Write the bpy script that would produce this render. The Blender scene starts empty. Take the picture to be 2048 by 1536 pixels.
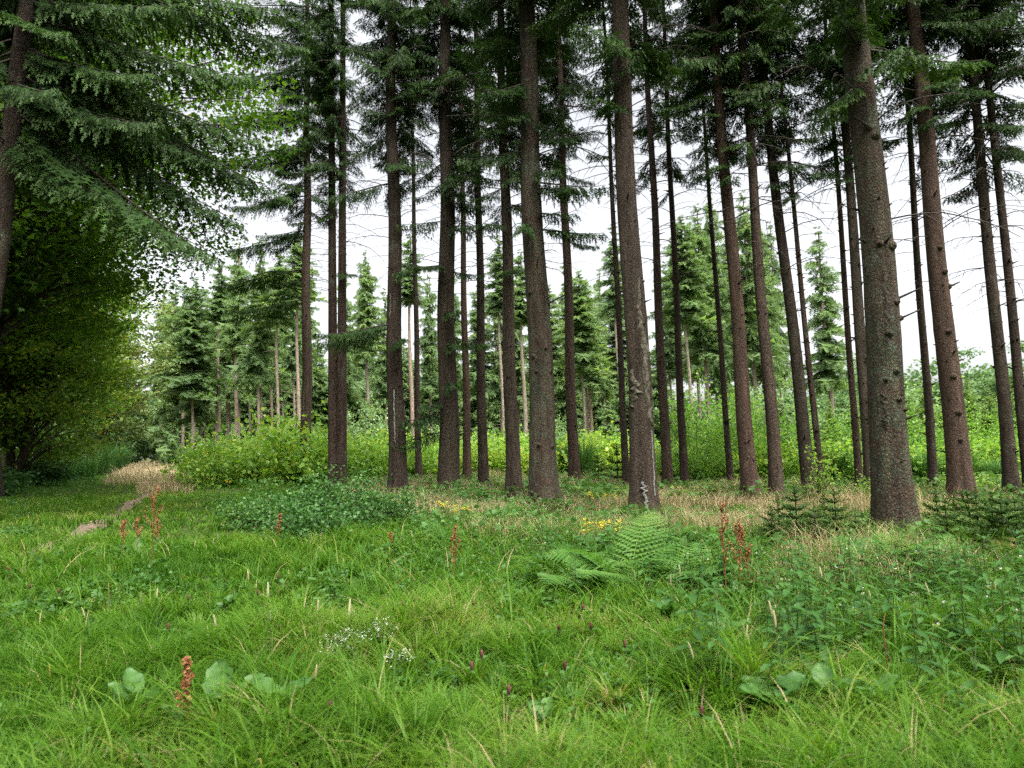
import bpy, math
import numpy as np
from mathutils import Matrix, Vector

# ------------------------------------------------------------------ camera, world, sun, exposure
sc = bpy.context.scene
COL = sc.collection
FPX = 1300.0                       # focal length in pixels of the 2048 wide photograph
PITCH, ROLL, CAMH = math.atan(127 / FPX), math.radians(1.5), 1.3
_r0 = np.array([1.0, 0, 0]); _u0 = np.array([0, -math.sin(PITCH), math.cos(PITCH)]); FWD = np.array([0, math.cos(PITCH), math.sin(PITCH)])
RGT = _r0 * math.cos(ROLL) - _u0 * math.sin(ROLL)
UPV = _u0 * math.cos(ROLL) + _r0 * math.sin(ROLL)
cam_d = bpy.data.cameras.new('camera'); cam = bpy.data.objects.new('camera', cam_d); COL.objects.link(cam)
cam_d.sensor_width = 36.0; cam_d.lens = 36.0 * FPX / 2048; cam_d.clip_start = 0.05; cam_d.clip_end = 2000
cam.matrix_world = Matrix(((RGT[0], UPV[0], -FWD[0], 0), (RGT[1], UPV[1], -FWD[1], 0), (RGT[2], UPV[2], -FWD[2], CAMH), (0, 0, 0, 1)))
cam_d.dof.use_dof = True; cam_d.dof.focus_distance = 12.5; cam_d.dof.aperture_fstop = 2.8
sc.camera = cam
sc.view_settings.view_transform = 'Standard'; sc.view_settings.look = 'None'
sc.view_settings.gamma = 1.0; sc.view_settings.use_curve_mapping = False
sc.view_settings.exposure = 0.36
sc.render.engine = 'CYCLES'
cy = sc.cycles
cy.max_bounces = 7; cy.diffuse_bounces = 4; cy.glossy_bounces = 1; cy.transmission_bounces = 3; cy.transparent_max_bounces = 4
cy.caustics_reflective = False; cy.caustics_refractive = False
cy.use_denoising = False
cy.sample_clamp_indirect = 8.0

SUN_EL, SUN_AZ = math.radians(58), math.radians(150)      # azimuth clockwise from +Y: behind the camera, to the right
world = bpy.data.worlds.new('World'); sc.world = world; world.use_nodes = True
nt = world.node_tree; nt.nodes.clear()
def N(tree, typ, **kw):
    n = tree.nodes.new(typ)
    for k, v in kw.items(): setattr(n, k, v)
    return n
w_out = N(nt, 'ShaderNodeOutputWorld'); w_bg = N(nt, 'ShaderNodeBackground'); w_bg.inputs['Strength'].default_value = 0.15
w_sky = N(nt, 'ShaderNodeTexSky'); w_sky.sky_type = 'NISHITA'; w_sky.sun_disc = False
w_sky.sun_elevation = SUN_EL; w_sky.sun_rotation = SUN_AZ; w_sky.dust_density = 4.0; w_sky.air_density = 1.0; w_sky.altitude = 100
w_hs = N(nt, 'ShaderNodeHueSaturation'); w_hs.inputs['Saturation'].default_value = 0.16     # cloud cover takes the blue out
w_tc = N(nt, 'ShaderNodeTexCoord'); w_sep = N(nt, 'ShaderNodeSeparateXYZ')
w_ramp = N(nt, 'ShaderNodeMapRange'); w_ramp.interpolation_type = 'SMOOTHSTEP'; w_ramp.inputs['From Min'].default_value = 0.45; w_ramp.inputs['From Max'].default_value = 1.0
w_ramp.inputs['To Min'].default_value = 1.8; w_ramp.inputs['To Max'].default_value = 6.0     # an overcast sky is brightest overhead
w_n = N(nt, 'ShaderNodeTexNoise'); w_n.inputs['Scale'].default_value = 2.2; w_n.inputs['Detail'].default_value = 4
w_nr = N(nt, 'ShaderNodeMapRange'); w_nr.inputs['To Min'].default_value = 0.9; w_nr.inputs['To Max'].default_value = 1.12
w_m1 = N(nt, 'ShaderNodeMath', operation='MULTIPLY'); w_vm = N(nt, 'ShaderNodeVectorMath', operation='SCALE')
L = nt.links.new
L(w_sky.outputs[0], w_hs.inputs['Color']); L(w_tc.outputs['Generated'], w_sep.inputs[0]); L(w_sep.outputs['Z'], w_ramp.inputs['Value'])
L(w_tc.outputs['Generated'], w_n.inputs['Vector']); L(w_n.outputs['Fac'], w_nr.inputs['Value'])
L(w_ramp.outputs[0], w_m1.inputs[0]); L(w_nr.outputs[0], w_m1.inputs[1])
L(w_hs.outputs[0], w_vm.inputs[0]); L(w_m1.outputs[0], w_vm.inputs['Scale']); L(w_vm.outputs[0], w_bg.inputs['Color']); L(w_bg.outputs[0], w_out.inputs[0])
sun_d = bpy.data.lights.new('sun', 'SUN'); sun_d.energy = 1.4; sun_d.angle = math.radians(25); sun_d.color = (1.0, 0.96, 0.9)
sun = bpy.data.objects.new('sun', sun_d); COL.objects.link(sun)
_sd = Vector((math.sin(SUN_AZ) * math.cos(SUN_EL), math.cos(SUN_AZ) * math.cos(SUN_EL), math.sin(SUN_EL)))
sun.rotation_euler = (-_sd).to_track_quat('-Z', 'Y').to_euler()

# ------------------------------------------------------------------ pixel <-> world
CAM = np.array([0, 0, CAMH])
def ray(x, y):
    d = FWD * FPX + RGT * (x - 1024.0) - UPV * (y - 768.0)
    return d / np.linalg.norm(d)
def ground(x, y, z=0.0):
    d = ray(x, y); t = (z - CAMH) / d[2]; return CAM + d * t
def at(x, y, Y):
    d = ray(x, y); return CAM + d * (Y / d[1])
def px(p):
    q = np.asarray(p, float) - CAM; f = q @ FWD
    return np.array([1024 + FPX * (q @ RGT) / f, 768 - FPX * (q @ UPV) / f])
def px_many(P):
    Q = P - CAM; f = Q @ FWD
    return 1024 + FPX * (Q @ RGT) / f, 768 - FPX * (Q @ UPV) / f

# ------------------------------------------------------------------ numpy mesh kit
rs = np.random.default_rng
def vnoise(x, y, scale, seed=0):
    r = rs(seed + 77); tab = r.random((64, 64))
    u = np.asarray(x) / scale; v = np.asarray(y) / scale
    i = np.floor(u).astype(int); j = np.floor(v).astype(int); fu = u - i; fv = v - j
    fu = fu * fu * (3 - 2 * fu); fv = fv * fv * (3 - 2 * fv)
    a = tab[i % 64, j % 64]; b = tab[(i + 1) % 64, j % 64]; c = tab[i % 64, (j + 1) % 64]; d = tab[(i + 1) % 64, (j + 1) % 64]
    return (a * (1 - fu) + b * fu) * (1 - fv) + (c * (1 - fu) + d * fu) * fv
def gh(x, y):
    """ground height"""
    return (vnoise(x, y, 3.1, 5) - 0.5) * 0.12 + (vnoise(x, y, 0.9, 6) - 0.5) * 0.04

class G:
    def __init__(s): s.V = []; s.T = []; s.t = []; s.m = []; s.n = 0
    def add(s, V, T, tint=0.5, mat=0):
        V = np.asarray(V, float).reshape(-1, 3); T = np.asarray(T, int).reshape(-1, 3)
        s.V.append(V); s.T.append(T + s.n)
        s.t.append(np.broadcast_to(np.asarray(tint, float), (len(V),)).copy()); s.m.append(np.broadcast_to(np.asarray(mat, int), (len(T),)).copy())
        s.n += len(V); return s
    def bake(s):
        if not s.V: return (np.zeros((0, 3)), np.zeros((0, 3), int), np.zeros(0), np.zeros(0, int))
        return (np.concatenate(s.V), np.concatenate(s.T), np.concatenate(s.t), np.concatenate(s.m))
    def inst(s, tmpl, R, P, dt=0.0, mat=None):
        """R (N,3,3) with columns = images of the axes, P (N,3)"""
        V, T, t, m = tmpl; R = np.asarray(R, float); P = np.asarray(P, float); n = len(P)
        if n == 0: return s
        W = np.einsum('nij,vj->nvi', R, V) + P[:, None, :]
        TT = (T[None] + (np.arange(n) * len(V))[:, None, None]).reshape(-1, 3)
        tt = (t[None, :] + np.broadcast_to(np.asarray(dt, float), (n,))[:, None]).reshape(-1)
        s.V.append(W.reshape(-1, 3)); s.T.append(TT + s.n); s.t.append(tt)
        s.m.append(np.tile(m if mat is None else np.full(len(T), mat), n)); s.n += n * len(V); return s
    def mesh(s, name, mats, smooth=False):
        V, T, t, m = s.bake()
        me = bpy.data.meshes.new(name)
        me.vertices.add(len(V)); me.vertices.foreach_set('co', V.astype(np.float32).ravel())
        me.loops.add(len(T) * 3); me.loops.foreach_set('vertex_index', T.astype(np.int32).ravel())
        me.polygons.add(len(T)); me.polygons.foreach_set('loop_start', np.arange(len(T), dtype=np.int32) * 3)
        me.polygons.foreach_set('material_index', m.astype(np.int32))
        if smooth: me.polygons.foreach_set('use_smooth', np.ones(len(T), bool))
        a = me.attributes.new('tint', 'FLOAT', 'POINT'); a.data.foreach_set('value', np.clip(t, 0, 1).astype(np.float32))
        for mm in (mats if isinstance(mats, (list, tuple)) else [mats]): me.materials.append(mm)
        me.update(calc_edges=True)
        return me
    def build(s, name, mats, parent=None, smooth=False, loc=None):
        return link(name, s.mesh(name, mats, smooth), parent, loc)

def link(name, me, parent=None, loc=None, rz=None, scale=None):
    o = bpy.data.objects.new(name, me); COL.objects.link(o)
    if parent is not None: o.parent = parent
    if loc is not None: o.location = [float(v) for v in loc]
    if rz is not None: o.rotation_euler = (0, 0, float(rz))
    if scale is not None: o.scale = (scale,) * 3 if np.isscalar(scale) else scale
    return o
def tag(o, label=None, cat=None, group=None, kind=None):
    if label: o['label'] = label
    if cat: o['category'] = cat
    if group: o['group'] = group
    if kind: o['kind'] = kind
    return o
def thing(name, loc, label, cat, group=None, rz=0.0, scale=1.0):
    o = link(name, None, None, loc, rz, scale); o.empty_display_size = 0.2
    return tag(o, label, cat, group)
def copy_tree(o, parent=None):
    c = o.copy(); COL.objects.link(c)
    if parent is not None: c.parent = parent
    for ch in o.children: copy_tree(ch, c)
    return c

def norm(a): return a / np.maximum(np.linalg.norm(a, axis=-1, keepdims=True), 1e-9)
def frames(D, roll=None, scale=None, up=(0, 0, 1)):
    """matrices whose Y column is D and whose Z column is as close to up as can be, rolled about D"""
    D = norm(np.asarray(D, float)); U = np.broadcast_to(np.asarray(up, float), D.shape)
    S = np.cross(D, U); bad = np.linalg.norm(S, axis=1) < 1e-3; S[bad] = np.array([1.0, 0, 0]); S = norm(S); Z = np.cross(S, D)
    if roll is not None:
        c = np.cos(roll)[:, None]; q = np.sin(roll)[:, None]; S, Z = S * c + Z * q, Z * c - S * q
    R = np.stack([S, D, Z], axis=2)
    if scale is not None:
        sc_ = np.asarray(scale, float); sc_ = sc_[:, None, None] if sc_.ndim == 1 else sc_[:, None, :]; R = R * sc_
    return R
def rotz(a, s=1.0):
    a = np.asarray(a, float); c, q = np.cos(a), np.sin(a); R = np.zeros((len(a), 3, 3)); R[:, 0, 0] = c; R[:, 0, 1] = -q; R[:, 1, 0] = q; R[:, 1, 1] = c; R[:, 2, 2] = 1
    return R * np.broadcast_to(np.asarray(s, float), (len(a),))[:, None, None]
def tube(g, path, rad, seg=6, tint=0.5, mat=0, cap=True, lobes=None):
    path = np.asarray(path, float); n = len(path); rad = np.broadcast_to(np.asarray(rad, float), (n,))
    tan = norm(np.gradient(path, axis=0)); ref = np.array([0, 0, 1.0]) if abs(tan[0][2]) < 0.9 else np.array([1.0, 0, 0])
    S = norm(np.cross(tan, ref)); B = np.cross(S, tan)
    a = np.linspace(0, 2 * np.pi, seg, endpoint=False)
    rr = rad[:, None] * (np.ones((n, seg)) if lobes is None else lobes)
    V = path[:, None, :] + rr[:, :, None] * (np.cos(a)[None, :, None] * S[:, None, :] + np.sin(a)[None, :, None] * B[:, None, :])
    i = np.arange(n - 1)[:, None] * seg; k = np.arange(seg)[None, :]; k2 = (k + 1) % seg
    q = np.stack([np.stack([i + k, i + k2, i + seg + k2], -1), np.stack([i + k, i + seg + k2, i + seg + k], -1)], 2).reshape(-1, 3)
    V = V.reshape(-1, 3)
    if cap:
        V = np.vstack([V, path[-1:]]); b = (n - 1) * seg
        q = np.vstack([q, np.stack([b + np.arange(seg), b + (np.arange(seg) + 1) % seg, np.full(seg, n * seg)], 1)])
    t = tint if np.isscalar(tint) else np.concatenate([np.repeat(tint, seg), [tint[-1]] if cap else []])
    g.add(V, q, t, mat)
def blades(g, P, az, lean, h, w, tint, segs=3, mat=0, twist=0.0, droop=0.0, tipdt=0.0):
    """bent tapering grass blades"""
    n = len(P)
    if n == 0: return
    d = np.stack([np.cos(az), np.sin(az), np.zeros(n)], 1)
    sa = az + np.pi / 2 + twist; sd = np.stack([np.cos(sa), np.sin(sa), np.zeros(n)], 1)
    t = np.linspace(0, 1, segs + 1)
    c = P[:, None, :] + d[:, None, :] * (lean[:, None, None] * (t ** 2)[None, :, None])
    zz = h[:, None] * (t[None] - droop * t[None] ** 3)
    c[:, :, 2] += zz
    wt = (1 - t ** 1.6)[:-1] * 0.5
    A = c[:, :-1] + sd[:, None] * (w[:, None, None] * wt[None, :, None]); B = c[:, :-1] - sd[:, None] * (w[:, None, None] * wt[None, :, None])
    V = np.concatenate([A, B, c[:, -1:]], 1)
    T = []
    for k in range(segs - 1): T += [(k, k + 1, segs + k), (k + 1, segs + k + 1, segs + k)]
    T.append((segs - 1, 2 * segs, 2 * segs - 1)); T = np.array(T)
    TT = (T[None] + (np.arange(n) * V.shape[1])[:, None, None]).reshape(-1, 3)
    tt = tint[:, None] + np.concatenate([t[:-1], t[:-1], [1.0]])[None] * tipdt
    g.add(V.reshape(-1, 3), TT, tt.reshape(-1), mat)

# ------------------------------------------------------------------ materials
def mat_new(name):
    m = bpy.data.materials.new(name); m.use_nodes = True; t = m.node_tree; t.nodes.clear(); return m, t
def ramp(t, stops, fac):
    r = t.nodes.new('ShaderNodeValToRGB'); e = r.color_ramp.elements
    while len(e) < len(stops): e.new(0.5)
    for k, (p, c) in enumerate(stops): e[k].position = p; e[k].color = (*c, 1)
    t.links.new(fac, r.inputs[0]); return r.outputs[0]
def foliage(name, stops, trans=0.4, rough=0.55, gloss=0.06, tcol=(1.25, 1.35, 0.6), orand=0.2):
    m, t = mat_new(name); ln = t.links.new
    a = N(t, 'ShaderNodeAttribute'); a.attribute_name = 'tint'
    n = N(t, 'ShaderNodeTexNoise'); n.inputs['Scale'].default_value = 9.0; n.inputs['Detail'].default_value = 1
    gm = N(t, 'ShaderNodeNewGeometry'); ln(gm.outputs['Position'], n.inputs['Vector'])
    md = N(t, 'ShaderNodeMath', operation='MULTIPLY_ADD'); md.inputs[1].default_value = 0.25; ln(n.outputs['Fac'], md.inputs[0])
    sb = N(t, 'ShaderNodeMath', operation='SUBTRACT'); sb.inputs[1].default_value = 0.125; ln(a.outputs['Fac'], sb.inputs[0]); 
    oi = N(t, 'ShaderNodeObjectInfo'); om = N(t, 'ShaderNodeMath', operation='MULTIPLY_ADD'); om.inputs[1].default_value = orand; ln(oi.outputs['Random'], om.inputs[0]); ln(sb.outputs[0], om.inputs[2])
    o2 = N(t, 'ShaderNodeMath', operation='SUBTRACT'); o2.inputs[1].default_value = orand / 2; ln(om.outputs[0], o2.inputs[0]); ln(o2.outputs[0], md.inputs[2])
    c = ramp(t, stops, md.outputs[0])
    df = N(t, 'ShaderNodeBsdfDiffuse'); ln(c, df.inputs['Color'])
    tr = N(t, 'ShaderNodeBsdfTranslucent'); vm = N(t, 'ShaderNodeVectorMath', operation='MULTIPLY'); vm.inputs[1].default_value = tcol; ln(c, vm.inputs[0]); ln(vm.outputs[0], tr.inputs['Color'])
    mx = N(t, 'ShaderNodeMixShader'); mx.inputs[0].default_value = trans; ln(df.outputs[0], mx.inputs[1]); ln(tr.outputs[0], mx.inputs[2])
    out = N(t, 'ShaderNodeOutputMaterial')
    if gloss > 0:
        gl = N(t, 'ShaderNodeBsdfGlossy'); gl.inputs['Roughness'].default_value = rough; gl.inputs['Color'].default_value = (0.75, 0.9, 0.6, 1)
        m2 = N(t, 'ShaderNodeMixShader'); m2.inputs[0].default_value = gloss * 0.45; ln(mx.outputs[0], m2.inputs[1]); ln(gl.outputs[0], m2.inputs[2]); ln(m2.outputs[0], out.inputs[0])
    else: ln(mx.outputs[0], out.inputs[0])
    return m
def bark(name, base, dark, lichen, green, scale=44.0, licamt=0.5, bump=0.9):
    m, t = mat_new(name); ln = t.links.new
    tc = N(t, 'ShaderNodeTexCoord'); oi = N(t, 'ShaderNodeObjectInfo')
    mp = N(t, 'ShaderNodeMapping'); mp.inputs['Scale'].default_value = (1, 1, 0.5); ln(tc.outputs['Object'], mp.inputs['Vector'])
    wn = N(t, 'ShaderNodeTexNoise'); wn.inputs['Scale'].default_value = 14; wn.inputs['Detail'].default_value = 3; ln(mp.outputs[0], wn.inputs['Vector'])
    wv = N(t, 'ShaderNodeVectorMath', operation='MULTIPLY_ADD'); wv.inputs[1].default_value = (0.05, 0.05, 0.05); ln(wn.outputs['Color'], wv.inputs[0]); ln(mp.outputs[0], wv.inputs[2])
    vo = N(t, 'ShaderNodeTexVoronoi'); vo.feature = 'DISTANCE_TO_EDGE'; vo.inputs['Scale'].default_value = scale; ln(wv.outputs[0], vo.inputs['Vector'])
    vr = N(t, 'ShaderNodeMapRange'); vr.inputs['From Max'].default_value = 0.22; vr.inputs['To Min'].default_value = 0.45; ln(vo.outputs['Distance'], vr.inputs['Value'])
    vc = N(t, 'ShaderNodeTexVoronoi'); vc.inputs['Scale'].default_value = scale; ln(wv.outputs[0], vc.inputs['Vector'])
    n1 = N(t, 'ShaderNodeTexNoise'); n1.inputs['Scale'].default_value = 60; n1.inputs['Detail'].default_value = 4; ln(mp.outputs[0], n1.inputs['Vector'])
    # plates: shift each plate a little between two browns
    mixa = N(t, 'ShaderNodeMix', data_type='RGBA'); mixa.inputs['A'].default_value = (*[c * 0.72 for c in base], 1); mixa.inputs['B'].default_value = (*[c * 1.35 for c in base], 1)
    sp = N(t, 'ShaderNodeSeparateColor'); ln(vc.outputs['Color'], sp.inputs[0]); ln(sp.outputs[0], mixa.inputs['Factor'])
    # individual trees run from reddish to greyish
    gr = N(t, 'ShaderNodeMix', data_type='RGBA', blend_type='MULTIPLY'); gr.inputs['Factor'].default_value = 1.0
    orr = ramp(t, [(0, (1.12, 0.95, 0.88)), (0.5, (1, 1, .97)), (1, (0.86, 0.93, 0.84))], oi.outputs['Random']); ln(mixa.outputs['Result'], gr.inputs['A']); ln(orr, gr.inputs['B'])
    # lichen: large soft patches times fine speckle
    n2 = N(t, 'ShaderNodeTexNoise'); n2.inputs['Scale'].default_value = 2.2; n2.inputs['Detail'].default_value = 6; n2.inputs['Roughness'].default_value = 0.7; ln(tc.outputs['Object'], n2.inputs['Vector'])
    l1 = N(t, 'ShaderNodeMapRange'); l1.inputs['From Min'].default_value = 0.62 - 0.22 * licamt; l1.inputs['From Max'].default_value = 0.8 - 0.18 * licamt; ln(n2.outputs['Fac'], l1.inputs['Value'])
    n3 = N(t, 'ShaderNodeTexNoise'); n3.inputs['Scale'].default_value = 35; n3.inputs['Detail'].default_value = 3; ln(tc.outputs['Object'], n3.inputs['Vector'])
    l2 = N(t, 'ShaderNodeMapRange'); l2.inputs['From Min'].default_value = 0.42; l2.inputs['From Max'].default_value = 0.58; ln(n3.outputs['Fac'], l2.inputs['Value'])
    lm = N(t, 'ShaderNodeMath', operation='MULTIPLY'); ln(l1.outputs[0], lm.inputs[0]); ln(l2.outputs[0], lm.inputs[1])
    n4 = N(t, 'ShaderNodeTexNoise'); n4.inputs['Scale'].default_value = 5; ln(tc.outputs['Object'], n4.inputs['Vector'])
    lc = ramp(t, [(0.4, green), (0.6, lichen)], n4.outputs['Fac'])
    m1 = N(t, 'ShaderNodeMix', data_type='RGBA'); ln(lm.outputs[0], m1.inputs['Factor']); ln(gr.outputs['Result'], m1.inputs['A']); ln(lc, m1.inputs['B'])
    # cracks between the plates, and the tint attribute darkens stubs and knots
    m2 = N(t, 'ShaderNodeMix', data_type='RGBA'); m2.inputs['A'].default_value = (*dark, 1); ln(vr.outputs[0], m2.inputs['Factor']); ln(m1.outputs['Result'], m2.inputs['B'])
    # long vertical weathering streaks and broad darker and paler areas
    m5 = N(t, 'ShaderNodeMapping'); m5.inputs['Scale'].default_value = (9, 9, 0.8); ln(tc.outputs['Object'], m5.inputs['Vector'])
    n5 = N(t, 'ShaderNodeTexNoise'); n5.inputs['Scale'].default_value = 1.0; n5.inputs['Detail'].default_value = 5; n5.inputs['Roughness'].default_value = 0.65; ln(m5.outputs[0], n5.inputs['Vector'])
    c5 = ramp(t, [(0.3, (0.55, 0.53, 0.5)), (0.5, (1, 1, 1)), (0.7, (1.45, 1.42, 1.38))], n5.outputs['Fac'])
    x5 = N(t, 'ShaderNodeMix', data_type='RGBA', blend_type='MULTIPLY'); x5.inputs['Factor'].default_value = 1.0; ln(m2.outputs['Result'], x5.inputs['A']); ln(c5, x5.inputs['B']); m2 = x5
    at_ = N(t, 'ShaderNodeAttribute'); at_.attribute_name = 'tint'
    m3 = N(t, 'ShaderNodeMix', data_type='RGBA'); m3.inputs['A'].default_value = (0.02, 0.014, 0.01, 1); ln(m2.outputs['Result'], m3.inputs['B'])
    tr = N(t, 'ShaderNodeMapRange'); tr.inputs['From Max'].default_value = 0.5; ln(at_.outputs['Fac'], tr.inputs['Value']); ln(tr.outputs[0], m3.inputs['Factor'])
    pb = N(t, 'ShaderNodeBsdfPrincipled'); pb.inputs['Roughness'].default_value = 0.95; pb.inputs['Specular IOR Level'].default_value = 0.15; ln(m3.outputs['Result'], pb.inputs['Base Color'])
    ad = N(t, 'ShaderNodeMath', operation='ADD'); ln(vr.outputs[0], ad.inputs[0]); ln(n1.outputs['Fac'], ad.inputs[1])
    bp = N(t, 'ShaderNodeBump'); bp.inputs['Strength'].default_value = bump; bp.inputs['Distance'].default_value = 0.02; ln(ad.outputs[0], bp.inputs['Height']); ln(bp.outputs[0], pb.inputs['Normal'])
    out = N(t, 'ShaderNodeOutputMaterial'); ln(pb.outputs[0], out.inputs[0]); return m
def plain(name, stops, rough=0.8, nscale=30.0, bump=0.3):
    m, t = mat_new(name); ln = t.links.new
    tc = N(t, 'ShaderNodeTexCoord'); n = N(t, 'ShaderNodeTexNoise'); n.inputs['Scale'].default_value = nscale; n.inputs['Detail'].default_value = 5; ln(tc.outputs['Object'], n.inputs['Vector'])
    c = ramp(t, stops, n.outputs['Fac']); pb = N(t, 'ShaderNodeBsdfPrincipled'); pb.inputs['Roughness'].default_value = rough; pb.inputs['Specular IOR Level'].default_value = 0.2
    ln(c, pb.inputs['Base Color']); bp = N(t, 'ShaderNodeBump'); bp.inputs['Strength'].default_value = bump; bp.inputs['Distance'].default_value = 0.01; ln(n.outputs['Fac'], bp.inputs['Height']); ln(bp.outputs[0], pb.inputs['Normal'])
    out = N(t, 'ShaderNodeOutputMaterial'); ln(pb.outputs[0], out.inputs[0]); return m

M = {}
M['grass'] = foliage('grass_blades', [(0.0, (0.03, 0.085, 0.010)), (0.35, (0.060, 0.150, 0.015)), (0.62, (0.108, 0.222, 0.022)), (0.8, (0.17, 0.26, 0.04)), (0.93, (0.32, 0.27, 0.12)), (1.0, (0.42, 0.33, 0.18))], 0.45, 0.4, 0.02)
M['drygrass'] = foliage('dry_grass', [(0.0, (0.13, 0.15, 0.05)), (0.3, (0.32, 0.26, 0.13)), (0.7, (0.50, 0.39, 0.24)), (1.0, (0.62, 0.50, 0.34))], 0.3, 0.6, 0.02, (1.1, 1.05, 0.8))
M['herb'] = foliage('herb_leaf', [(0.0, (0.025, 0.07, 0.02)), (0.45, (0.05, 0.135, 0.03)), (0.75, (0.10, 0.20, 0.05)), (1.0, (0.24, 0.32, 0.06))], 0.35, 0.45, 0.06)
M['fern'] = foliage('fern_frond', [(0.0, (0.03, 0.09, 0.018)), (0.45, (0.075, 0.18, 0.035)), (1.0, (0.22, 0.35, 0.07))], 0.4, 0.5, 0.04)
M['needle'] = foliage('spruce_needles', [(0.0, (0.010, 0.023, 0.008)), (0.5, (0.023, 0.05, 0.013)), (0.8, (0.048, 0.098, 0.02)), (1.0, (0.11, 0.17, 0.04))], 0.25, 0.45, 0.04)
M['farneedle'] = foliage('far_spruce_needles', [(0.0, (0.06, 0.11, 0.045)), (0.5, (0.14, 0.22, 0.085)), (0.8, (0.22, 0.31, 0.11)), (1.0, (0.32, 0.38, 0.17))], 0.45, 0.5, 0.05)  # lightened beyond the near needles: bright light and glare put into the colour
M['maple'] = foliage('maple_leaves', [(0.0, (0.025, 0.065, 0.012)), (0.5, (0.055, 0.125, 0.018)), (0.85, (0.11, 0.20, 0.03)), (1.0, (0.24, 0.26, 0.05))], 0.45, 0.4, 0.03, (1.5, 1.45, 0.45))
M['autumn'] = foliage('turning_leaves', [(0.0, (0.10, 0.16, 0.06)), (0.5, (0.22, 0.28, 0.10)), (0.8, (0.36, 0.29, 0.13)), (1.0, (0.40, 0.24, 0.12))], 0.4, 0.5, 0.04)
M['shrub'] = foliage('shrub_leaves', [(0.0, (0.05, 0.12, 0.03)), (0.4, (0.11, 0.23, 0.04)), (0.75, (0.21, 0.36, 0.06)), (1.0, (0.36, 0.42, 0.07))], 0.5, 0.35, 0.05)
M['broom'] = foliage('broom_stems', [(0.0, (0.04, 0.10, 0.03)), (0.5, (0.08, 0.18, 0.045)), (1.0, (0.15, 0.28, 0.07))], 0.3, 0.5, 0.04)
M['fartree'] = foliage('distant_leaves', [(0.0, (0.06, 0.12, 0.05)), (0.5, (0.11, 0.19, 0.08)), (1.0, (0.2, 0.27, 0.12))], 0.4, 0.5, 0.04)
M['rust'] = foliage('rusty_seed', [(0.0, (0.13, 0.045, 0.025)), (0.5, (0.32, 0.13, 0.06)), (1.0, (0.46, 0.23, 0.10))], 0.15, 0.6, 0.03, (1.1, 1, 0.9))
M['timothy'] = foliage('timothy_seed', [(0.0, (0.16, 0.22, 0.08)), (0.5, (0.42, 0.40, 0.22)), (1.0, (0.48, 0.33, 0.17))], 0.2, 0.6, 0.02, (1.1, 1.05, 0.8))
M['yellow'] = foliage('yellow_petals', [(0.0, (0.5, 0.38, 0.03)), (1.0, (0.75, 0.62, 0.06))], 0.3, 0.5, 0.03)
M['white'] = foliage('white_petals', [(0.0, (0.55, 0.6, 0.45)), (1.0, (0.8, 0.8, 0.75))], 0.3, 0.5, 0.03, (1, 1, 1))
M['purple'] = foliage('purple_petals', [(0.0, (0.07, 0.02, 0.025)), (0.5, (0.20, 0.075, 0.07)), (1.0, (0.42, 0.3, 0.42))], 0.2, 0.5, 0.03, (1, 1, 1))
M['bark'] = bark('spruce_bark', (0.064, 0.046, 0.036), (0.022, 0.014, 0.011), (0.15, 0.18, 0.12), (0.06, 0.095, 0.045))
M['bark_red'] = bark('reddish_spruce_bark', (0.086, 0.065, 0.050), (0.03, 0.021, 0.016), (0.17, 0.17, 0.13), (0.09, 0.10, 0.06), licamt=0.15)
M['bark_green'] = bark('lichen_spruce_bark', (0.082, 0.055, 0.041), (0.022, 0.015, 0.011), (0.12, 0.155, 0.105), (0.06, 0.10, 0.055), licamt=1.0)
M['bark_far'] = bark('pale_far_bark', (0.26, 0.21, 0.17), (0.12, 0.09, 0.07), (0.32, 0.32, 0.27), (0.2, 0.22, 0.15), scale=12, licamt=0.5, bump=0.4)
M['bark_dark'] = bark('maple_bark', (0.05, 0.042, 0.03), (0.02, 0.016, 0.012), (0.1, 0.11, 0.08), (0.045, 0.06, 0.03), licamt=0.5)
M['twig'] = plain('dead_twig', [(0.3, (0.02, 0.016, 0.012)), (0.7, (0.075, 0.06, 0.045))])
M['stem'] = plain('green_stem', [(0.3, (0.07, 0.12, 0.03)), (0.7, (0.14, 0.19, 0.06))])
M['straw'] = plain('straw_stem', [(0.3, (0.2, 0.14, 0.06)), (0.7, (0.36, 0.27, 0.13))])
M['redstem'] = plain('red_stem', [(0.3, (0.14, 0.05, 0.03)), (0.7, (0.25, 0.11, 0.05))])
M['wound'] = plain('bare_wound_wood', [(0.35, (0.04, 0.03, 0.02)), (0.5, (0.11, 0.095, 0.065)), (0.68, (0.2, 0.19, 0.15))], 0.85, 18, 1.0)
M['resin'] = plain('dried_resin', [(0.35, (0.10, 0.09, 0.07)), (0.65, (0.34, 0.35, 0.32))], 0.5, 40, 0.8)
M['moss'] = plain('mossy_stump', [(0.3, (0.05, 0.06, 0.02)), (0.5, (0.14, 0.13, 0.04)), (0.7, (0.25, 0.19, 0.07))], 0.95, 14, 1.0)

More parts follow.
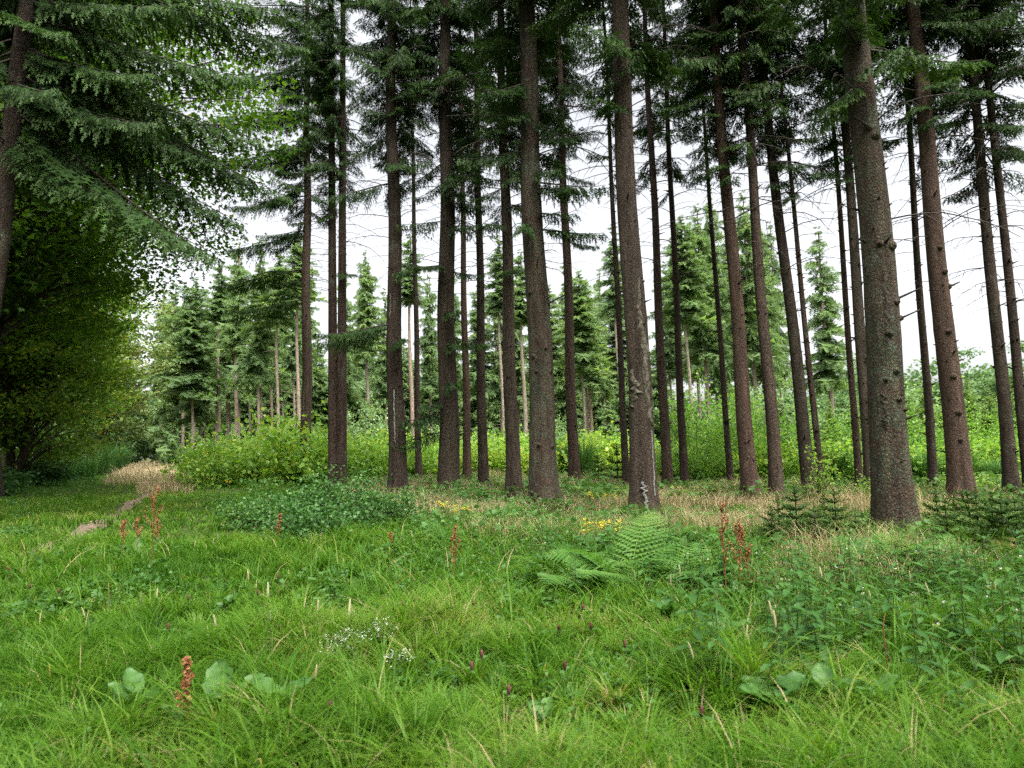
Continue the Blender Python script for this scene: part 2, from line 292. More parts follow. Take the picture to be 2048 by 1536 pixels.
def ground_mat():
    m, t = mat_new('forest_soil'); ln = t.links.new
    gm = N(t, 'ShaderNodeNewGeometry'); n1 = N(t, 'ShaderNodeTexNoise'); n1.inputs['Scale'].default_value = 0.6; n1.inputs['Detail'].default_value = 8; n1.inputs['Roughness'].default_value = 0.65; ln(gm.outputs['Position'], n1.inputs['Vector'])
    n2 = N(t, 'ShaderNodeTexNoise'); n2.inputs['Scale'].default_value = 22; n2.inputs['Detail'].default_value = 6; ln(gm.outputs['Position'], n2.inputs['Vector'])
    a = ramp(t, [(0.3, (0.028, 0.05, 0.014)), (0.5, (0.05, 0.075, 0.02)), (0.62, (0.10, 0.085, 0.04)), (0.8, (0.13, 0.10, 0.055))], n1.outputs['Fac'])
    b = ramp(t, [(0.3, (0.4, 0.4, 0.4)), (0.7, (1.4, 1.35, 1.3))], n2.outputs['Fac'])
    mx = N(t, 'ShaderNodeMix', data_type='RGBA', blend_type='MULTIPLY'); mx.inputs['Factor'].default_value = 1; ln(a, mx.inputs['A']); ln(b, mx.inputs['B'])
    pb = N(t, 'ShaderNodeBsdfPrincipled'); pb.inputs['Roughness'].default_value = 1; pb.inputs['Specular IOR Level'].default_value = 0.1; ln(mx.outputs['Result'], pb.inputs['Base Color'])
    bp = N(t, 'ShaderNodeBump'); bp.inputs['Strength'].default_value = 1; bp.inputs['Distance'].default_value = 0.03; ln(n2.outputs['Fac'], bp.inputs['Height']); ln(bp.outputs[0], pb.inputs['Normal'])
    out = N(t, 'ShaderNodeOutputMaterial'); ln(pb.outputs[0], out.inputs[0]); return m
M['ground'] = ground_mat()
M['soil'] = plain('trodden_soil', [(0.3, (0.075, 0.05, 0.035)), (0.5, (0.15, 0.105, 0.075)), (0.7, (0.24, 0.18, 0.13))], 1.0, 9, 1.0)

ORD = ['first', 'second', 'third', 'fourth', 'fifth', 'sixth', 'seventh', 'eighth', 'ninth', 'tenth', 'eleventh', 'twelfth', 'thirteenth', 'fourteenth', 'fifteenth', 'sixteenth', 'seventeenth', 'eighteenth', 'nineteenth', 'twentieth']
TENS = ['', '', 'twenty', 'thirty', 'forty', 'fifty', 'sixty', 'seventy', 'eighty', 'ninety']; UN = ORD[:9]
def ordw(k):
    """k from 0"""
    k += 1
    if k <= 20: return ORD[k - 1]
    h = ''
    if k >= 100: h = 'hundred and '; k -= 100
    if k <= 20: return h + ORD[k - 1]
    return h + (TENS[k // 10] + '-' + UN[k % 10 - 1] if k % 10 else TENS[k // 10].replace('y', 'ieth'))
# ------------------------------------------------------------------ regions in plan
P22 = np.array([5.0, 8.4]); ROWN = np.array([.807, .590])
def s_row(x, y): return (x - P22[0]) * ROWN[0] + (y - P22[1]) * ROWN[1]        # > 0 behind the front row of trunks
def ride_left(y): return -10.6 - 0.56 * (y - 12.5)                            # left forest edge
def ride_right(y): return np.interp(y, [0, 8.4, 13, 20, 27, 60, 170], [6.5, 0.6, -2.2, -6.0, -10.5, -30, -93])

# ------------------------------------------------------------------ ground sheet and soil path
def build_ground():
    ax = np.unique(np.concatenate([np.linspace(-500, -40, 24), np.arange(-40, 40, 0.5), np.linspace(40, 500, 24)]))
    ay = np.unique(np.concatenate([np.linspace(-60, -4, 8), np.arange(-4, 60, 0.5), np.linspace(60, 700, 28)]))
    X, Y = np.meshgrid(ax, ay, indexing='ij'); Z = gh(X, Y); V = np.stack([X, Y, Z], -1).reshape(-1, 3); n, k = X.shape
    i, j = np.meshgrid(np.arange(n - 1), np.arange(k - 1), indexing='ij'); q = i * k + j
    T = np.stack([np.stack([q, q + k, q + k + 1], -1), np.stack([q, q + k + 1, q + 1], -1)], 2).reshape(-1, 3)
    tag(G().add(V, T).build('ground', M['ground'], smooth=True), 'mossy forest soil under the grass and trees', kind='structure')
    # the trodden wheel track: a strip draped just above the ground
    pts = [ground(60, 1120), ground(140, 1085), ground(205, 1045), ground(262, 1010), ground(300, 985), ground(322, 965)]
    g = G(); rows = []
    pts = np.array(pts); d = np.concatenate([[0], np.cumsum(np.linalg.norm(np.diff(pts, axis=0), axis=1))]); s = np.linspace(0, d[-1], 120)
    cx = np.interp(s, d, pts[:, 0]); cyy = np.interp(s, d, pts[:, 1]); r = rs(3)
    wd = 0.16 + 0.30 * vnoise(s, s * 0, 1.7, 9); tn = norm(np.stack([np.gradient(cx), np.gradient(cyy)], 1)); nn = np.stack([-tn[:, 1], tn[:, 0]], 1)
    off = np.linspace(-1, 1, 9)
    X = cx[:, None] + nn[:, 0:1] * wd[:, None] * off; Y = cyy[:, None] + nn[:, 1:2] * wd[:, None] * off
    Z = gh(X, Y) + 0.035 * (1 - np.abs(off)[None] ** 3) - 0.01
    V = np.stack([X, Y, Z], -1).reshape(-1, 3); k = 9; i, j = np.meshgrid(np.arange(119), np.arange(8), indexing='ij'); q = i * k + j
    T = np.stack([np.stack([q, q + k, q + k + 1], -1), np.stack([q, q + k + 1, q + 1], -1)], 2).reshape(-1, 3)
    tag(g.add(V, T).build('path', M['soil'], smooth=True), 'bare trodden wheel track along the grass ride', kind='structure')
    return pts
PATH = build_ground()
FERNS = [(1255, 1185, .62, 'large bright fern in front of the wounded trunk, centre of the clump', 9), (1165, 1185, .5, 'fern spreading on the left side of the large bright fern', 8), (1360, 1180, .5, 'fern spreading on the right side of the large bright fern', 8), (1330, 1110, .42, 'fern between the large bright fern and the wounded trunk', 7),
         (1770, 1150, .48, 'fern at the foot of the biggest trunk, on its left', 9), (1860, 1130, .36, 'fern at the foot of the biggest trunk, on its right', 7), (1020, 1050, .4, 'fern left of the flared foot of the lichen-green trunk', 8), (890, 1110, .36, 'small fern beside the thin rusty stalk in mid grass', 7), (1400, 1090, .35, 'fern right of the foot of the wounded trunk', 7), (1500, 1120, .3, 'low fern behind the rusty orange seed stalks', 6), (1070, 1090, .3, 'yellowing fern below the lichen-green trunk', 6)]
FERNXY = [(*ground(a[0], a[1])[:2], a[2]) for a in FERNS]
def off_fern(x, y):
    ok = np.ones(np.shape(x), bool)
    for fx, fy, H in FERNXY: ok &= np.hypot(x - fx, y - fy) > H * .6
    return ok
def path_dist(x, y):
    best = np.full(np.shape(x), 99.0)
    for a, b in zip(PATH[:-1], PATH[1:]):
        ab = (b - a)[:2]; t = np.clip(((x - a[0]) * ab[0] + (y - a[1]) * ab[1]) / (ab @ ab), 0, 1)
        best = np.minimum(best, np.hypot(x - a[0] - t * ab[0], y - a[1] - t * ab[1]))
    return best

# ------------------------------------------------------------------ spruce templates
def sprig(w=0.22, n=4):
    """one needled shoot of length 1 along Y: a fishbone of pointed needle bunches and a thin core"""
    g = G(); T = []; V = []
    V += [(-0.03, 0, 0), (0.03, 0, 0), (0, 1.0, 0.0)]; T.append((0, 1, 2))
    for k in range(n):
        y = 0.04 + 0.8 * k / n; l = w * (1 - 0.45 * k / n)
        for s in (-1, 1):
            b = len(V); V += [(0, y, 0), (0, y + 0.2, 0.0), (s * l, y + 0.27, 0.06 * (-1) ** k)]; T.append((b, b + 1, b + 2))
    return g.add(V, T, 0.5).bake()
SPRIG = sprig(); SPRIG_LO = sprig(0.26, 2); SPRIG_FAR = sprig(0.34, 3)
def spruce_branch(seed, Lb, hi=True, hang=0.95):
    r = rs(seed); g = G()
    ts = np.linspace(0, 1, 9); droop = Lb * 0.16
    ax = np.stack([0.04 * Lb * np.sin(ts * 3 + r.random() * 6) * ts, Lb * ts, -droop * ts ** 1.3 * 1.2 + droop * 0.7 * ts ** 4], 1)
    tube(g, ax, np.linspace(0.012 + 0.006 * Lb, 0.003, 9), 4, 0.5, 1)
    D = []; P = []; S = []; TI = []
    step = 0.085 if hi else 0.16
    for t in np.arange(0.10, 1.0, step / Lb):
        base = np.array([np.interp(t, ts, ax[:, c]) for c in range(3)])
        for sd in (-1, 1):
            if r.random() < 0.10: continue
            l2 = (0.10 + 0.34 * Lb * (1 - t) ** 0.7 * min(1, t * 3 + .3)) * (0.7 + 0.5 * r.random()); l2 = min(l2, 0.75)
            d2 = np.array([sd * (0.75 + .2 * r.random()), 0.65, -0.12 - 0.25 * hang * r.random()]); d2 /= np.linalg.norm(d2)
            n3 = max(2, int(l2 / (0.075 if hi else 0.15)))
            for k in range(n3):
                f = (k + 0.5) / n3; p = base + d2 * l2 * f + np.array([0, 0, -0.22 * hang * l2 * f * f])
                nsub = 2 if f < .9 else 1
                for q in range(nsub):
                    l3 = (0.09 + 0.11 * r.random()) * (1.25 - 0.5 * f) * (1 if hi else 1.7)
                    side = (-1, 1)[q] if nsub == 2 else 0
                    dn = hang * (0.25 + 1.0 * r.random())
                    d3 = d2 * 0.9 + np.array([-d2[1] * side * .7, d2[0] * side * .7, -dn]) + r.normal(0, .12, 3)
                    D.append(d3); P.append(p); S.append(l3); TI.append(0.34 + 0.3 * f + 0.25 * r.random() * t)
            D.append(d2 + [0, 0, -.1]); P.append(base + d2 * l2 * 0.55); S.append(l2 * 0.5); TI.append(.5)
    D = np.array(D); P = np.array(P); S = np.array(S); TI = np.array(TI)
    g.inst(SPRIG if hi else SPRIG_LO, frames(D, r.normal(0, .5, len(D)), S), P, TI - 0.5, 0)
    return g.bake()
BR = {}
for Lb in (0.9, 1.5, 2.2, 3.2):
    BR[Lb] = [spruce_branch(int(Lb * 100) + k, Lb) for k in range(3)]
BRLO = {Lb: [spruce_branch(int(Lb * 100) + 50 + k, Lb, False, 0.4) for k in range(2)] for Lb in (0.9, 1.5, 2.2, 3.2)}
HANG = {Lb: [spruce_branch(int(Lb * 100) + 70 + k, Lb, True, 2.2) for k in range(2)] for Lb in (0.9, 1.5, 2.2, 3.2)}
def add_branches(g, bank, specs, r):
    """specs: list of (pos, az, pitch, length)"""
    keys = np.array(sorted(bank)); by = {}
    for (p, az, pit, Lb) in specs:
        k = keys[np.argmin(abs(keys - Lb))]; by.setdefault((k, r.integers(len(bank[k]))), []).append((p, az, pit, Lb / k))
    for (k, v), ls in by.items():
        P = np.array([a[0] for a in ls]); az = np.array([a[1] for a in ls]); pit = np.array([a[2] for a in ls]); s = np.array([a[3] for a in ls])
        D = np.stack([np.cos(az) * np.cos(pit), np.sin(az) * np.cos(pit), np.sin(pit)], 1)
        g.inst(bank[k][v], frames(D, r.normal(0, .15, len(D)), s), P, r.normal(0, .07, len(D)))
def spruce_crown(seed, H, R, per=5, lo_above=10.0, fade=6.5, fr=0.13):
    """live boughs start sparse and short-lived, thicken upward; azimuth and height are irregular"""
    r = rs(seed); g = G(); hi, lo = [], []; z = 0.0; bias = r.random() * 6.28
    while z < H - 0.4:
        f = z / H; dens = per * 2.1 * (fr + (1 - fr) * min(1, z / fade)) * (1.0 if z < lo_above else .6)
        z += 1.0 / dens * (0.3 + 1.4 * r.random())
        Lm = R * (1 - f) ** 0.7; az = r.random() * 2 * np.pi if r.random() < .6 else bias + r.normal(0, 1.0)
        L_ = max(0.4, Lm * (0.40 + 0.65 * r.random()) * min(1, .5 + .5 * z / 4)); pit = -0.30 + 0.6 * f + r.normal(0, 0.2)
        (hi if z < lo_above else lo).append((np.array([0.05 * np.cos(az), 0.05 * np.sin(az), z]), az, pit, L_))
    add_branches(g, BR, hi[::2], r); add_branches(g, HANG, hi[1::2], r); add_branches(g, BRLO, lo, r)
    return g
CROWNS = [spruce_crown(s, H, R, p).mesh('crown', [M['needle'], M['twig']]) for s, H, R, p in
          ((11, 18, 2.3, 6.5), (12, 17, 2.1, 7), (13, 16, 2.6, 6), (14, 18, 2.2, 7.5))]
SLIM = [spruce_crown(s, H, R, p).mesh('crown', [M['needle'], M['twig']]) for s, H, R, p in ((21, 12, 1.5, 6), (22, 13, 1.4, 6))]
WIDE = spruce_crown(31, 17, 3.4, 4.0, fade=4.0, fr=.25).mesh('crown', [M['needle'], M['twig']])
def dead_branch(seed):
    r = rs(seed); g = G(); Lb = 1.3 + 0.5 * r.random(); ts = np.linspace(0, 1, 8); b = r.normal(0, .12); up = r.random() * .25
    ax = np.stack([b * ts ** 2 * Lb, Lb * ts, (up * ts - (0.30 + up) * ts ** 2.2) * Lb], 1); ax[1:] += r.normal(0, .012, (7, 3))
    tube(g, ax, np.linspace(0.015, 0.005, 8), 4, 0.5)
    for t in np.arange(0.25, 0.98, 0.09 + 0.05 * r.random()):
        p = np.array([np.interp(t, ts, ax[:, c]) for c in range(3)]); s = r.choice([-1, 1]); l = (0.15 + .4 * r.random()) * (1.1 - t)
        q = p + np.outer(np.linspace(0, 1, 4), [s * .7, .6, -.25]) * l; q[:, 2] -= np.linspace(0, 1, 4) ** 2 * l * .5; q[1:] += r.normal(0, .01, (3, 3))
        tube(g, q, [0.0065, 0.006, 0.0045, 0.003], 3, 0.5, cap=False)
    return g
DEAD = [dead_branch(200 + k).mesh('dead_branch', [M['twig']]) for k in range(8)]
SPRAY = {k: [G().inst(BR[k][v], np.eye(3)[None], np.zeros((1, 3))).mesh('live_branch', [M['needle'], M['twig']]) for v in range(3)] for k in BR}
CURT = {k: [G().inst(HANG[k][v], np.eye(3)[None], np.zeros((1, 3))).mesh('live_branch', [M['needle'], M['twig']]) for v in range(2)] for k in HANG}

def trunk_mesh(seed, dirv, H, r0, mat, seg=18, stubs=True, flare=0.45, top=0.25):
    """trunk with a flared foot, slight wobble, branch whorl scars and short stubs; local z=0 is the foot"""
    r = rs(seed); g = G(); zs = np.concatenate([[-0.25, -0.05, 0.05, 0.12, 0.22, 0.35, 0.55, 0.8], np.arange(1.1, 6, 0.25), np.arange(6, H, 0.8), [H]])
    d = np.array(dirv) / dirv[2]; path = zs[:, None] * d[None]
    wob = 0.035 * r0 / .25
    path[:, 0] += wob * np.sin(zs * .9 + r.random() * 6) * np.clip(zs / 2, 0, 1); path[:, 1] += wob * np.sin(zs * .7 + r.random() * 6) * np.clip(zs / 2, 0, 1)
    rad = r0 * np.clip(1 - (1 - top) * np.clip(zs, 0, H) / H, top, 1) * (1 + flare * np.exp(-np.clip(zs, 0, 9) / 0.28) + 0.10 * np.exp(-np.clip(zs, 0, 9) / 1.2))
    a = np.linspace(0, 2 * np.pi, seg, endpoint=False); ph = r.random(4) * 6
    lob = 1 + (0.10 * np.cos(4 * a + ph[0]) + 0.07 * np.cos(7 * a + ph[1]))[None] * np.exp(-np.clip(zs, 0, 9) / 0.35)[:, None] + 0.02 * np.cos(2 * a + ph[2])[None] + r.normal(0, 0.008, (len(zs), seg))
    bulge = 1 + 0.025 * (np.sin(zs * 2 * np.pi / .47 + ph[3]) > .8)
    tube(g, path, rad * bulge, seg, 1.0, 0, True, lob)
    cen = lambda z: np.array([np.interp(z, zs, path[:, 0]), np.interp(z, zs, path[:, 1]), z]); rr = lambda z: np.interp(z, zs, rad)
    if stubs:
        z = 0.9
        while z < min(H, 9.0):
            for k in range(r.integers(2, 6)):
                az = r.random() * 6.283; zz = z + r.normal(0, .05); dv = np.array([np.cos(az), np.sin(az), 0.25 + .2 * r.random()]); p = cen(zz) + dv * rr(zz) * 0.9
                l = 0.02 + 0.05 * r.random() + (0.12 if r.random() < .12 else 0); q = np.array([p, p + dv * l * .5, p + dv * l])
                tube(g, q, [0.018 + .010 * r.random(), 0.012, 0.005], 5, 0.12)
            z += 0.32 + 0.22 * r.random()
    return g, cen, rr

# ------------------------------------------------------------------ front stand of spruces
# (base x, base y, width px, x at top edge, bark, crown kind, crown base height, crown scale, label, options)
FR = 'tall spruces of the front stand'
TREES = [
 (612, 968, 23, 615, 'bark_red', 'c', 7.0, 1.15, 'slim red-brown spruce trunk behind the leafy bramble bush, leftmost of the stand', dict(dead=26, dz=(2.8, 8), live=[(430, 250, 2.2), (470, 420, 2.2), (440, 560, 1.5), (480, 130, 2.2), (450, 40, 2.2), (500, 330, 1.5), (520, 200, 2.2), (410, 180, 3.2), (700, 150, 1.5), (530, 480, 1.5), (470, 620, 1.5), (690, 330, .9), (540, 80, 1.5), (500, 250, 1.5), (560, 330, .9), (520, 400, 1.5), (550, 570, .9), (430, 330, 2.2), (460, 500, 2.2)])),
 (675, 982, 36, 662, 'bark', 'c', 7.5, 1.0, 'double-stemmed spruce whose two stems join into one thick dark trunk', dict(dead=30, dz=(3, 8), twin=(405, 686, 16, 17), live=[(700, 560, 0.9)])),
 (795, 995, 37, 781, 'bark', 'c', 8.0, 0.9, 'spruce trunk with long pale resin streaks, right of the double-stemmed one', dict(dead=18, dz=(3, 8), streak=1, live=[(640, 395, 1.5), (730, 690, 2.2), (860, 330, .9), (790, 700, .9), (800, 560, .9), (690, 700, 2.2)])),
 (838, 968, 14, 820, 'bark', 's', 8.5, 1.0, 'thin bent spruce trunk close behind the resin-streaked one', dict(dead=8, dz=(3, 8))),
 (897, 990, 44, 890, 'bark_red', 'c', 7.0, 1.0, 'stout red-brown spruce with low live sprays hanging down its trunk', dict(dead=16, dz=(3, 7.5), live=[(860, 470, 1.5), (935, 560, .9), (905, 700, .9), (960, 690, .9), (880, 890, 1.5), (850, 820, .9), (980, 420, .9), (900, 400, 1.5), (930, 480, 1.5), (880, 560, 1.5), (905, 640, .9), (840, 850, 1.5), (900, 780, .9), (920, 330, 1.5)])),
 (935, 972, 17, 918, 'bark_red', 's', 7.5, 1.0, 'thin reddish spruce trunk just right of the stout one with low sprays', dict(dead=10, dz=(3, 7.5))),
 (967, 983, 21, 950, 'bark', 's', 7.0, 1.2, 'slender straight spruce trunk with a jagged splintered snag at its foot', dict(dead=12, dz=(3, 7.5), live=[(1010, 370, .9)])),
 (1028, 995, 32, 999, 'bark_red', 'c', 7.5, 0.8, 'dark red-brown spruce left of the big lichen-green trunk', dict(dead=12, dz=(3, 7.5), live=[(1000, 250, .9), (1015, 380, .9), (1040, 430, .9), (980, 470, .9), (1020, 560, .9)])),
 (1090, 1022, 56, 1050, 'bark_green', 'c', 6.2, 1.0, 'big spruce with green lichen patches and a broad flared foot', dict(dead=9, dz=(2.8, 6), live=[(1130, 400, 1.5), (1000, 340, 1.5), (1110, 450, .9), (960, 130, 1.5), (1190, 480, .9), (1070, 370, .9), (1100, 400, .9), (1060, 480, .9), (1040, 240, 1.5), (1120, 300, .9)])),
 (1150, 980, 24, 1114, 'bark_red', 'c', 6.8, 0.8, 'spruce trunk directly right of the big lichen-green one', dict(dead=14, dz=(3, 7), live=[(1185, 500, .9)])),
 (1254, 985, 15, 1206, 'bark', 's', 7.0, 1.0, 'thin spruce half hidden behind the bark-split trunk', dict(dead=8, dz=(3, 7))),
 (1290, 1038, 52, 1236, 'bark_red', 'c', 6.4, 1.0, 'spruce with split bark and a white resin wound near its foot', dict(dead=7, dz=(4, 7), wound=1, live=[(1180, 130, 1.5)])),
 (1336, 990, 21, 1288, 'bark', 's', 7.4, 1.1, 'dark bare spruce trunk just right of the wounded one', dict(dead=14, dz=(3, 7.4))),
 (1370, 984, 17, 1325, 'bark', 's', 6.8, 1.1, 'narrow straight spruce, second from the wounded trunk to its right', dict(dead=16, dz=(3, 7))),
 (1463, 986, 13, 1390, 'bark', 's', 7.2, 0.9, 'very thin dark spruce behind the rusty seed stalks', dict(dead=8, dz=(3, 7), live=[(1420, 320, .9)])),
 (1503, 1004, 33, 1423, 'bark_red', 'c', 6.2, 0.8, 'knotty spruce rising right behind the rusty orange seed stalks', dict(dead=8, dz=(3.5, 6.5), live=[(1470, 230, 1.5)])),
 (1555, 1003, 27, 1478, 'bark_red', 'c', 5.8, 0.75, 'evenly knotted spruce with stub rows, right of the knotty one', dict(dead=10, dz=(3, 6))),
 (1622, 999, 27, 1510, 'bark', 'c', 6.4, 0.8, 'dark red spruce trunk with a leafy birch sapling over its foot', dict(dead=12, dz=(3, 6.5))),
 (1646, 999, 13, 1545, 'bark', 's', 5.6, 0.9, 'thinnest spruce, close to the right of the one with the birch sapling', dict(dead=10, dz=(2.5, 5.5), live=[(1610, 300, .9)])),
 (1720, 986, 14, 1648, 'bark_red', 's', 6.6, 1.0, 'pole-thin spruce nearly touching the left side of the biggest pair', dict(dead=12, dz=(2.5, 6.5))),
 (1745, 1001, 25, 1672, 'bark_red', 'c', 6.2, 0.8, 'red-brown spruce tucked close behind the biggest trunk', dict(dead=8, dz=(3, 6))),
 (1795, 1078, 74, 1708, 'bark_green', 'c', 5.6, 0.95, 'biggest and nearest spruce, scaly green-brown bark with knots', dict(dead=5, dz=(2.6, 5.2), live=[(1850, 150, 1.5), (1720, 185, .9), (1640, 60, 1.5)], knots=1)),
 (1868, 986, 17, 1800, 'bark', 's', 6.0, 1.2, 'thin grey-brown spruce between the biggest trunk and the pinkish one', dict(dead=14, dz=(2.5, 6))),
 (1925, 1008, 44, 1823, 'bark_red', 'c', 5.4, 0.8, 'pinkish-brown spruce leaning over the low young spruces', dict(dead=10, dz=(2.6, 5.4), live=[(1900, 90, 1.5)])),
 (2025, 1002, 26, 1932, 'bark', 'c', 5.0, 0.8, 'dark spruce near the right border, first of two close together', dict(dead=22, dz=(2.2, 5))),
 (2062, 1000, 20, 1960, 'bark', 'c', 4.8, 0.9, 'dark slim spruce standing last at the right border', dict(dead=22, dz=(2.2, 5))),
]
TREEINFO = []
CBROW = [330, 300, 250, 240, 290, 240, 250, 290, 190, 240, 240, 90, 220, 240, 220, 225, 160, 240, 270, 230, 220, 110, 240, 120, 240, 240]
DEADN = [60, 66, 48, 26, 36, 26, 30, 30, 24, 34, 22, 20, 36, 36, 26, 22, 24, 32, 28, 30, 18, 10, 32, 22, 46, 46]
def pick_spray(L_): 
    ks = sorted(SPRAY); return min(ks, key=lambda k: abs(k - L_))
def build_tree(i, row):
    bx, by, w, tx, bk, ck, cb, csc, label, op = row; r = rs(1000 + i)
    B = ground(bx, by); B[2] = gh(B[0], B[1]); Y = B[1]; T = at(tx, 0, Y); dirv = (T - B); dirv = dirv / dirv[2]
    if 'twin' in op: dirv = dirv.copy()
    cb = at(bx, CBROW[i] + 170, Y)[2]; op = dict(op); op['dead'] = DEADN[i]; op['dz'] = (max(2.2, cb - 2.2), cb + 4.5)
    r0 = 0.5 * w * Y / FPX * 0.95; H = cb + (15.0 if ck == 'c' else 9.5) * csc
    root = thing('spruce_tree', B, label, 'tree', FR)
    seg = 28 if w > 40 else 18
    g, cen, rr = trunk_mesh(500 + i, dirv, H, r0, bk, seg)
    if 'twin' in op:
        ysp, tx2, w1, w2 = op['twin']; g = G(); zsp = at(bx, ysp, Y)[2]
        for (txx, ww, off) in ((tx, w1, -1), (tx2, w2, 1)):
            Tt = at(txx, 0, Y) - B; zs = np.concatenate([np.arange(-.2, zsp, .3), np.linspace(zsp, H, 14)])
            base_off = off * r0 * 0.47; topx = Tt[0]; x = np.where(zs < zsp, base_off + (topx - base_off) * zs / Tt[2], base_off + (topx - base_off) * zs / Tt[2])
            path = np.stack([x, zs * dirv[1], zs], 1); rad = r0 * 0.62 * (1 - 0.03 * np.clip(zs, 0, 20)) * (1 + .35 * np.exp(-np.clip(zs, 0, 9) / .3))
            tube(g, path, np.clip(rad, 0.03, 9), 16, 1.0)
            for z in np.arange(1, 9, .42):
                for k in range(3):
                    az = r.random() * 6.28; dv = np.array([np.cos(az), np.sin(az), .3]); p = np.array([np.interp(z, zs, path[:, 0]), path[0, 1], z]) + dv * np.interp(z, zs, rad) * .92
                    tube(g, np.array([p, p + dv * .03, p + dv * .06]), [.02, .013, .005], 5, .12)
    g.build('trunk', M[bk], root, smooth=True)
    cr = CROWNS[i % 4] if ck == 'c' else SLIM[i % 2]
    link('crown', cr, root, cen(cb), r.random() * 6.28, csc)
    nd = op.get('dead', 8); z0, z1 = op['dz']
    for k in range(nd):
        z = z0 + (z1 - z0) * (k + r.random()) / nd
        az = (0 if k % 2 else np.pi) + r.normal(0, .75)
        sz = (0.5 + 0.8 * r.random() ** 1.5) * (0.7 + 0.5 * (z - z0) / (z1 - z0)) * (0.8 if w < 18 else 1.0)
        p = cen(z) + np.array([np.cos(az), np.sin(az), 0]) * rr(z) * .8
        o = link('dead_branch', DEAD[r.integers(8)], root, p); o.rotation_euler = (r.normal(0.05, .15), r.random() * .6, az - np.pi / 2); o.scale = (sz,) * 3
    for (lx, ly, L_) in op.get('live', []):
        tip = at(lx, ly, Y) - B; z = tip[2] + L_ * 0.25; c = cen(z); dv = tip - c; ln_ = np.hypot(dv[0], dv[1])
        yo = -r.random() * 0.5 * L_ - .1; az = math.atan2(yo, dv[0]); Lx = max(L_, math.hypot(dv[0], yo))
        k = pick_spray(Lx); o = link('live_branch', (SPRAY if r.random() < .4 else CURT)[k][r.integers(2)], root, c + np.array([np.cos(az), np.sin(az), 0]) * rr(z) * .7)
        o.rotation_euler = (-0.12, r.normal(0, .2), az - np.pi / 2); o.scale = (Lx / k,) * 3
    TREEINFO.append((root, B, cen, rr, Y, row))
    return root, B, cen, rr, Y
for i, row in enumerate(TREES): build_tree(i, row)

def patch_on(i, name, mat, pts, wid, thick=0.012, seed=0, label=None):
    """a raised ragged strip that follows the camera-facing bark of trunk i; pts are pixels of the photograph"""
    root, B, cen, rr, Y, row = TREEINFO[i]; r = rs(seed); P = np.array(pts, float)
    tt = np.linspace(0, 1, 60); s = np.linspace(0, 1, len(P)); X = np.interp(tt, s, P[:, 0]) ; Yp = np.interp(tt, s, P[:, 1]); W = np.interp(tt, s, wid) * (0.7 + 0.6 * vnoise(tt * 60, tt * 0, 2.2, seed)); X = X + (vnoise(tt * 60, tt * 0, 4, seed + 1) - .5) * W * .8
    rows = []
    for x, y, w in zip(X, Yp, W):
        q0 = at(x, y, Y) - B; z = q0[2]; c = cen(z); rad = rr(z); row_ = []
        for o in (-1, -.5, 0, .5, 1):
            dx = np.clip((q0[0] - c[0]) + o * w * .5 * Y / FPX, -rad * .97, rad * .97); dy = -math.sqrt(max(rad ** 2 - dx ** 2, 0))
            k = 1 + thick / rad * (1 - o * o) * (0.5 + r.random()) + 0.004 / rad - (0.03 if abs(o) == 1 else 0)
            row_.append((c[0] + dx * k, c[1] + dy * k, z))
        rows.append(row_)
    V = np.array(rows).reshape(-1, 3); i_, j = np.meshgrid(np.arange(59), np.arange(4), indexing='ij'); q = i_ * 5 + j
    T = np.stack([np.stack([q, q + 5, q + 6], -1), np.stack([q, q + 6, q + 1], -1)], 2).reshape(-1, 3)
    o = G().add(V, T).build(name, mat, [c_ for c_ in root.children if c_.name.startswith('trunk')][0])
    if label: o['label'] = label
W_ = 11
patch_on(W_, 'bark_split', M['wound'], [(1272, 560), (1277, 640), (1284, 700), (1290, 790), (1299, 850)], [3, 9, 15, 12, 8], 0.02, 4, 'long ragged split in the bark')
patch_on(W_, 'bark_scar', M['wound'], [(1262, 740), (1266, 790), (1262, 815)], [5, 16, 5], 0.02, 5)
patch_on(W_, 'resin_wound', M['resin'], [(1280, 962), (1284, 985), (1287, 1010), (1291, 1036)], [9, 7, 6, 4], 0.012, 6, 'white crust of resin near the foot')
patch_on(W_, 'resin_streak', M['resin'], [(1299, 860), (1303, 920), (1305, 990)], [3, 2, 2], 0.006, 7)
patch_on(2, 'resin_streak', M['resin'], [(791, 780), (792, 830), (793, 885)], [2.5, 2, 2], 0.006, 8)
patch_on(2, 'resin_streak', M['wound'], [(783, 590), (782, 640)], [3, 3], 0.006, 9)
patch_on(0, 'resin_streak', M['wound'], [(610, 780), (609, 840)], [2, 2], 0.005, 12)
patch_on(21, 'bark_crack', M['twig'], [(1752, 790), (1756, 840), (1758, 860)], [6, 8, 4], 0.012, 10)
patch_on(21, 'bark_scar', M['twig'], [(1749, 560), (1757, 640), (1756, 690)], [7, 9, 5], 0.008, 11)
patch_on(8, 'bark_scar', M['twig'], [(1070, 965), (1068, 1000), (1062, 1018)], [6, 10, 12], 0.02, 13)
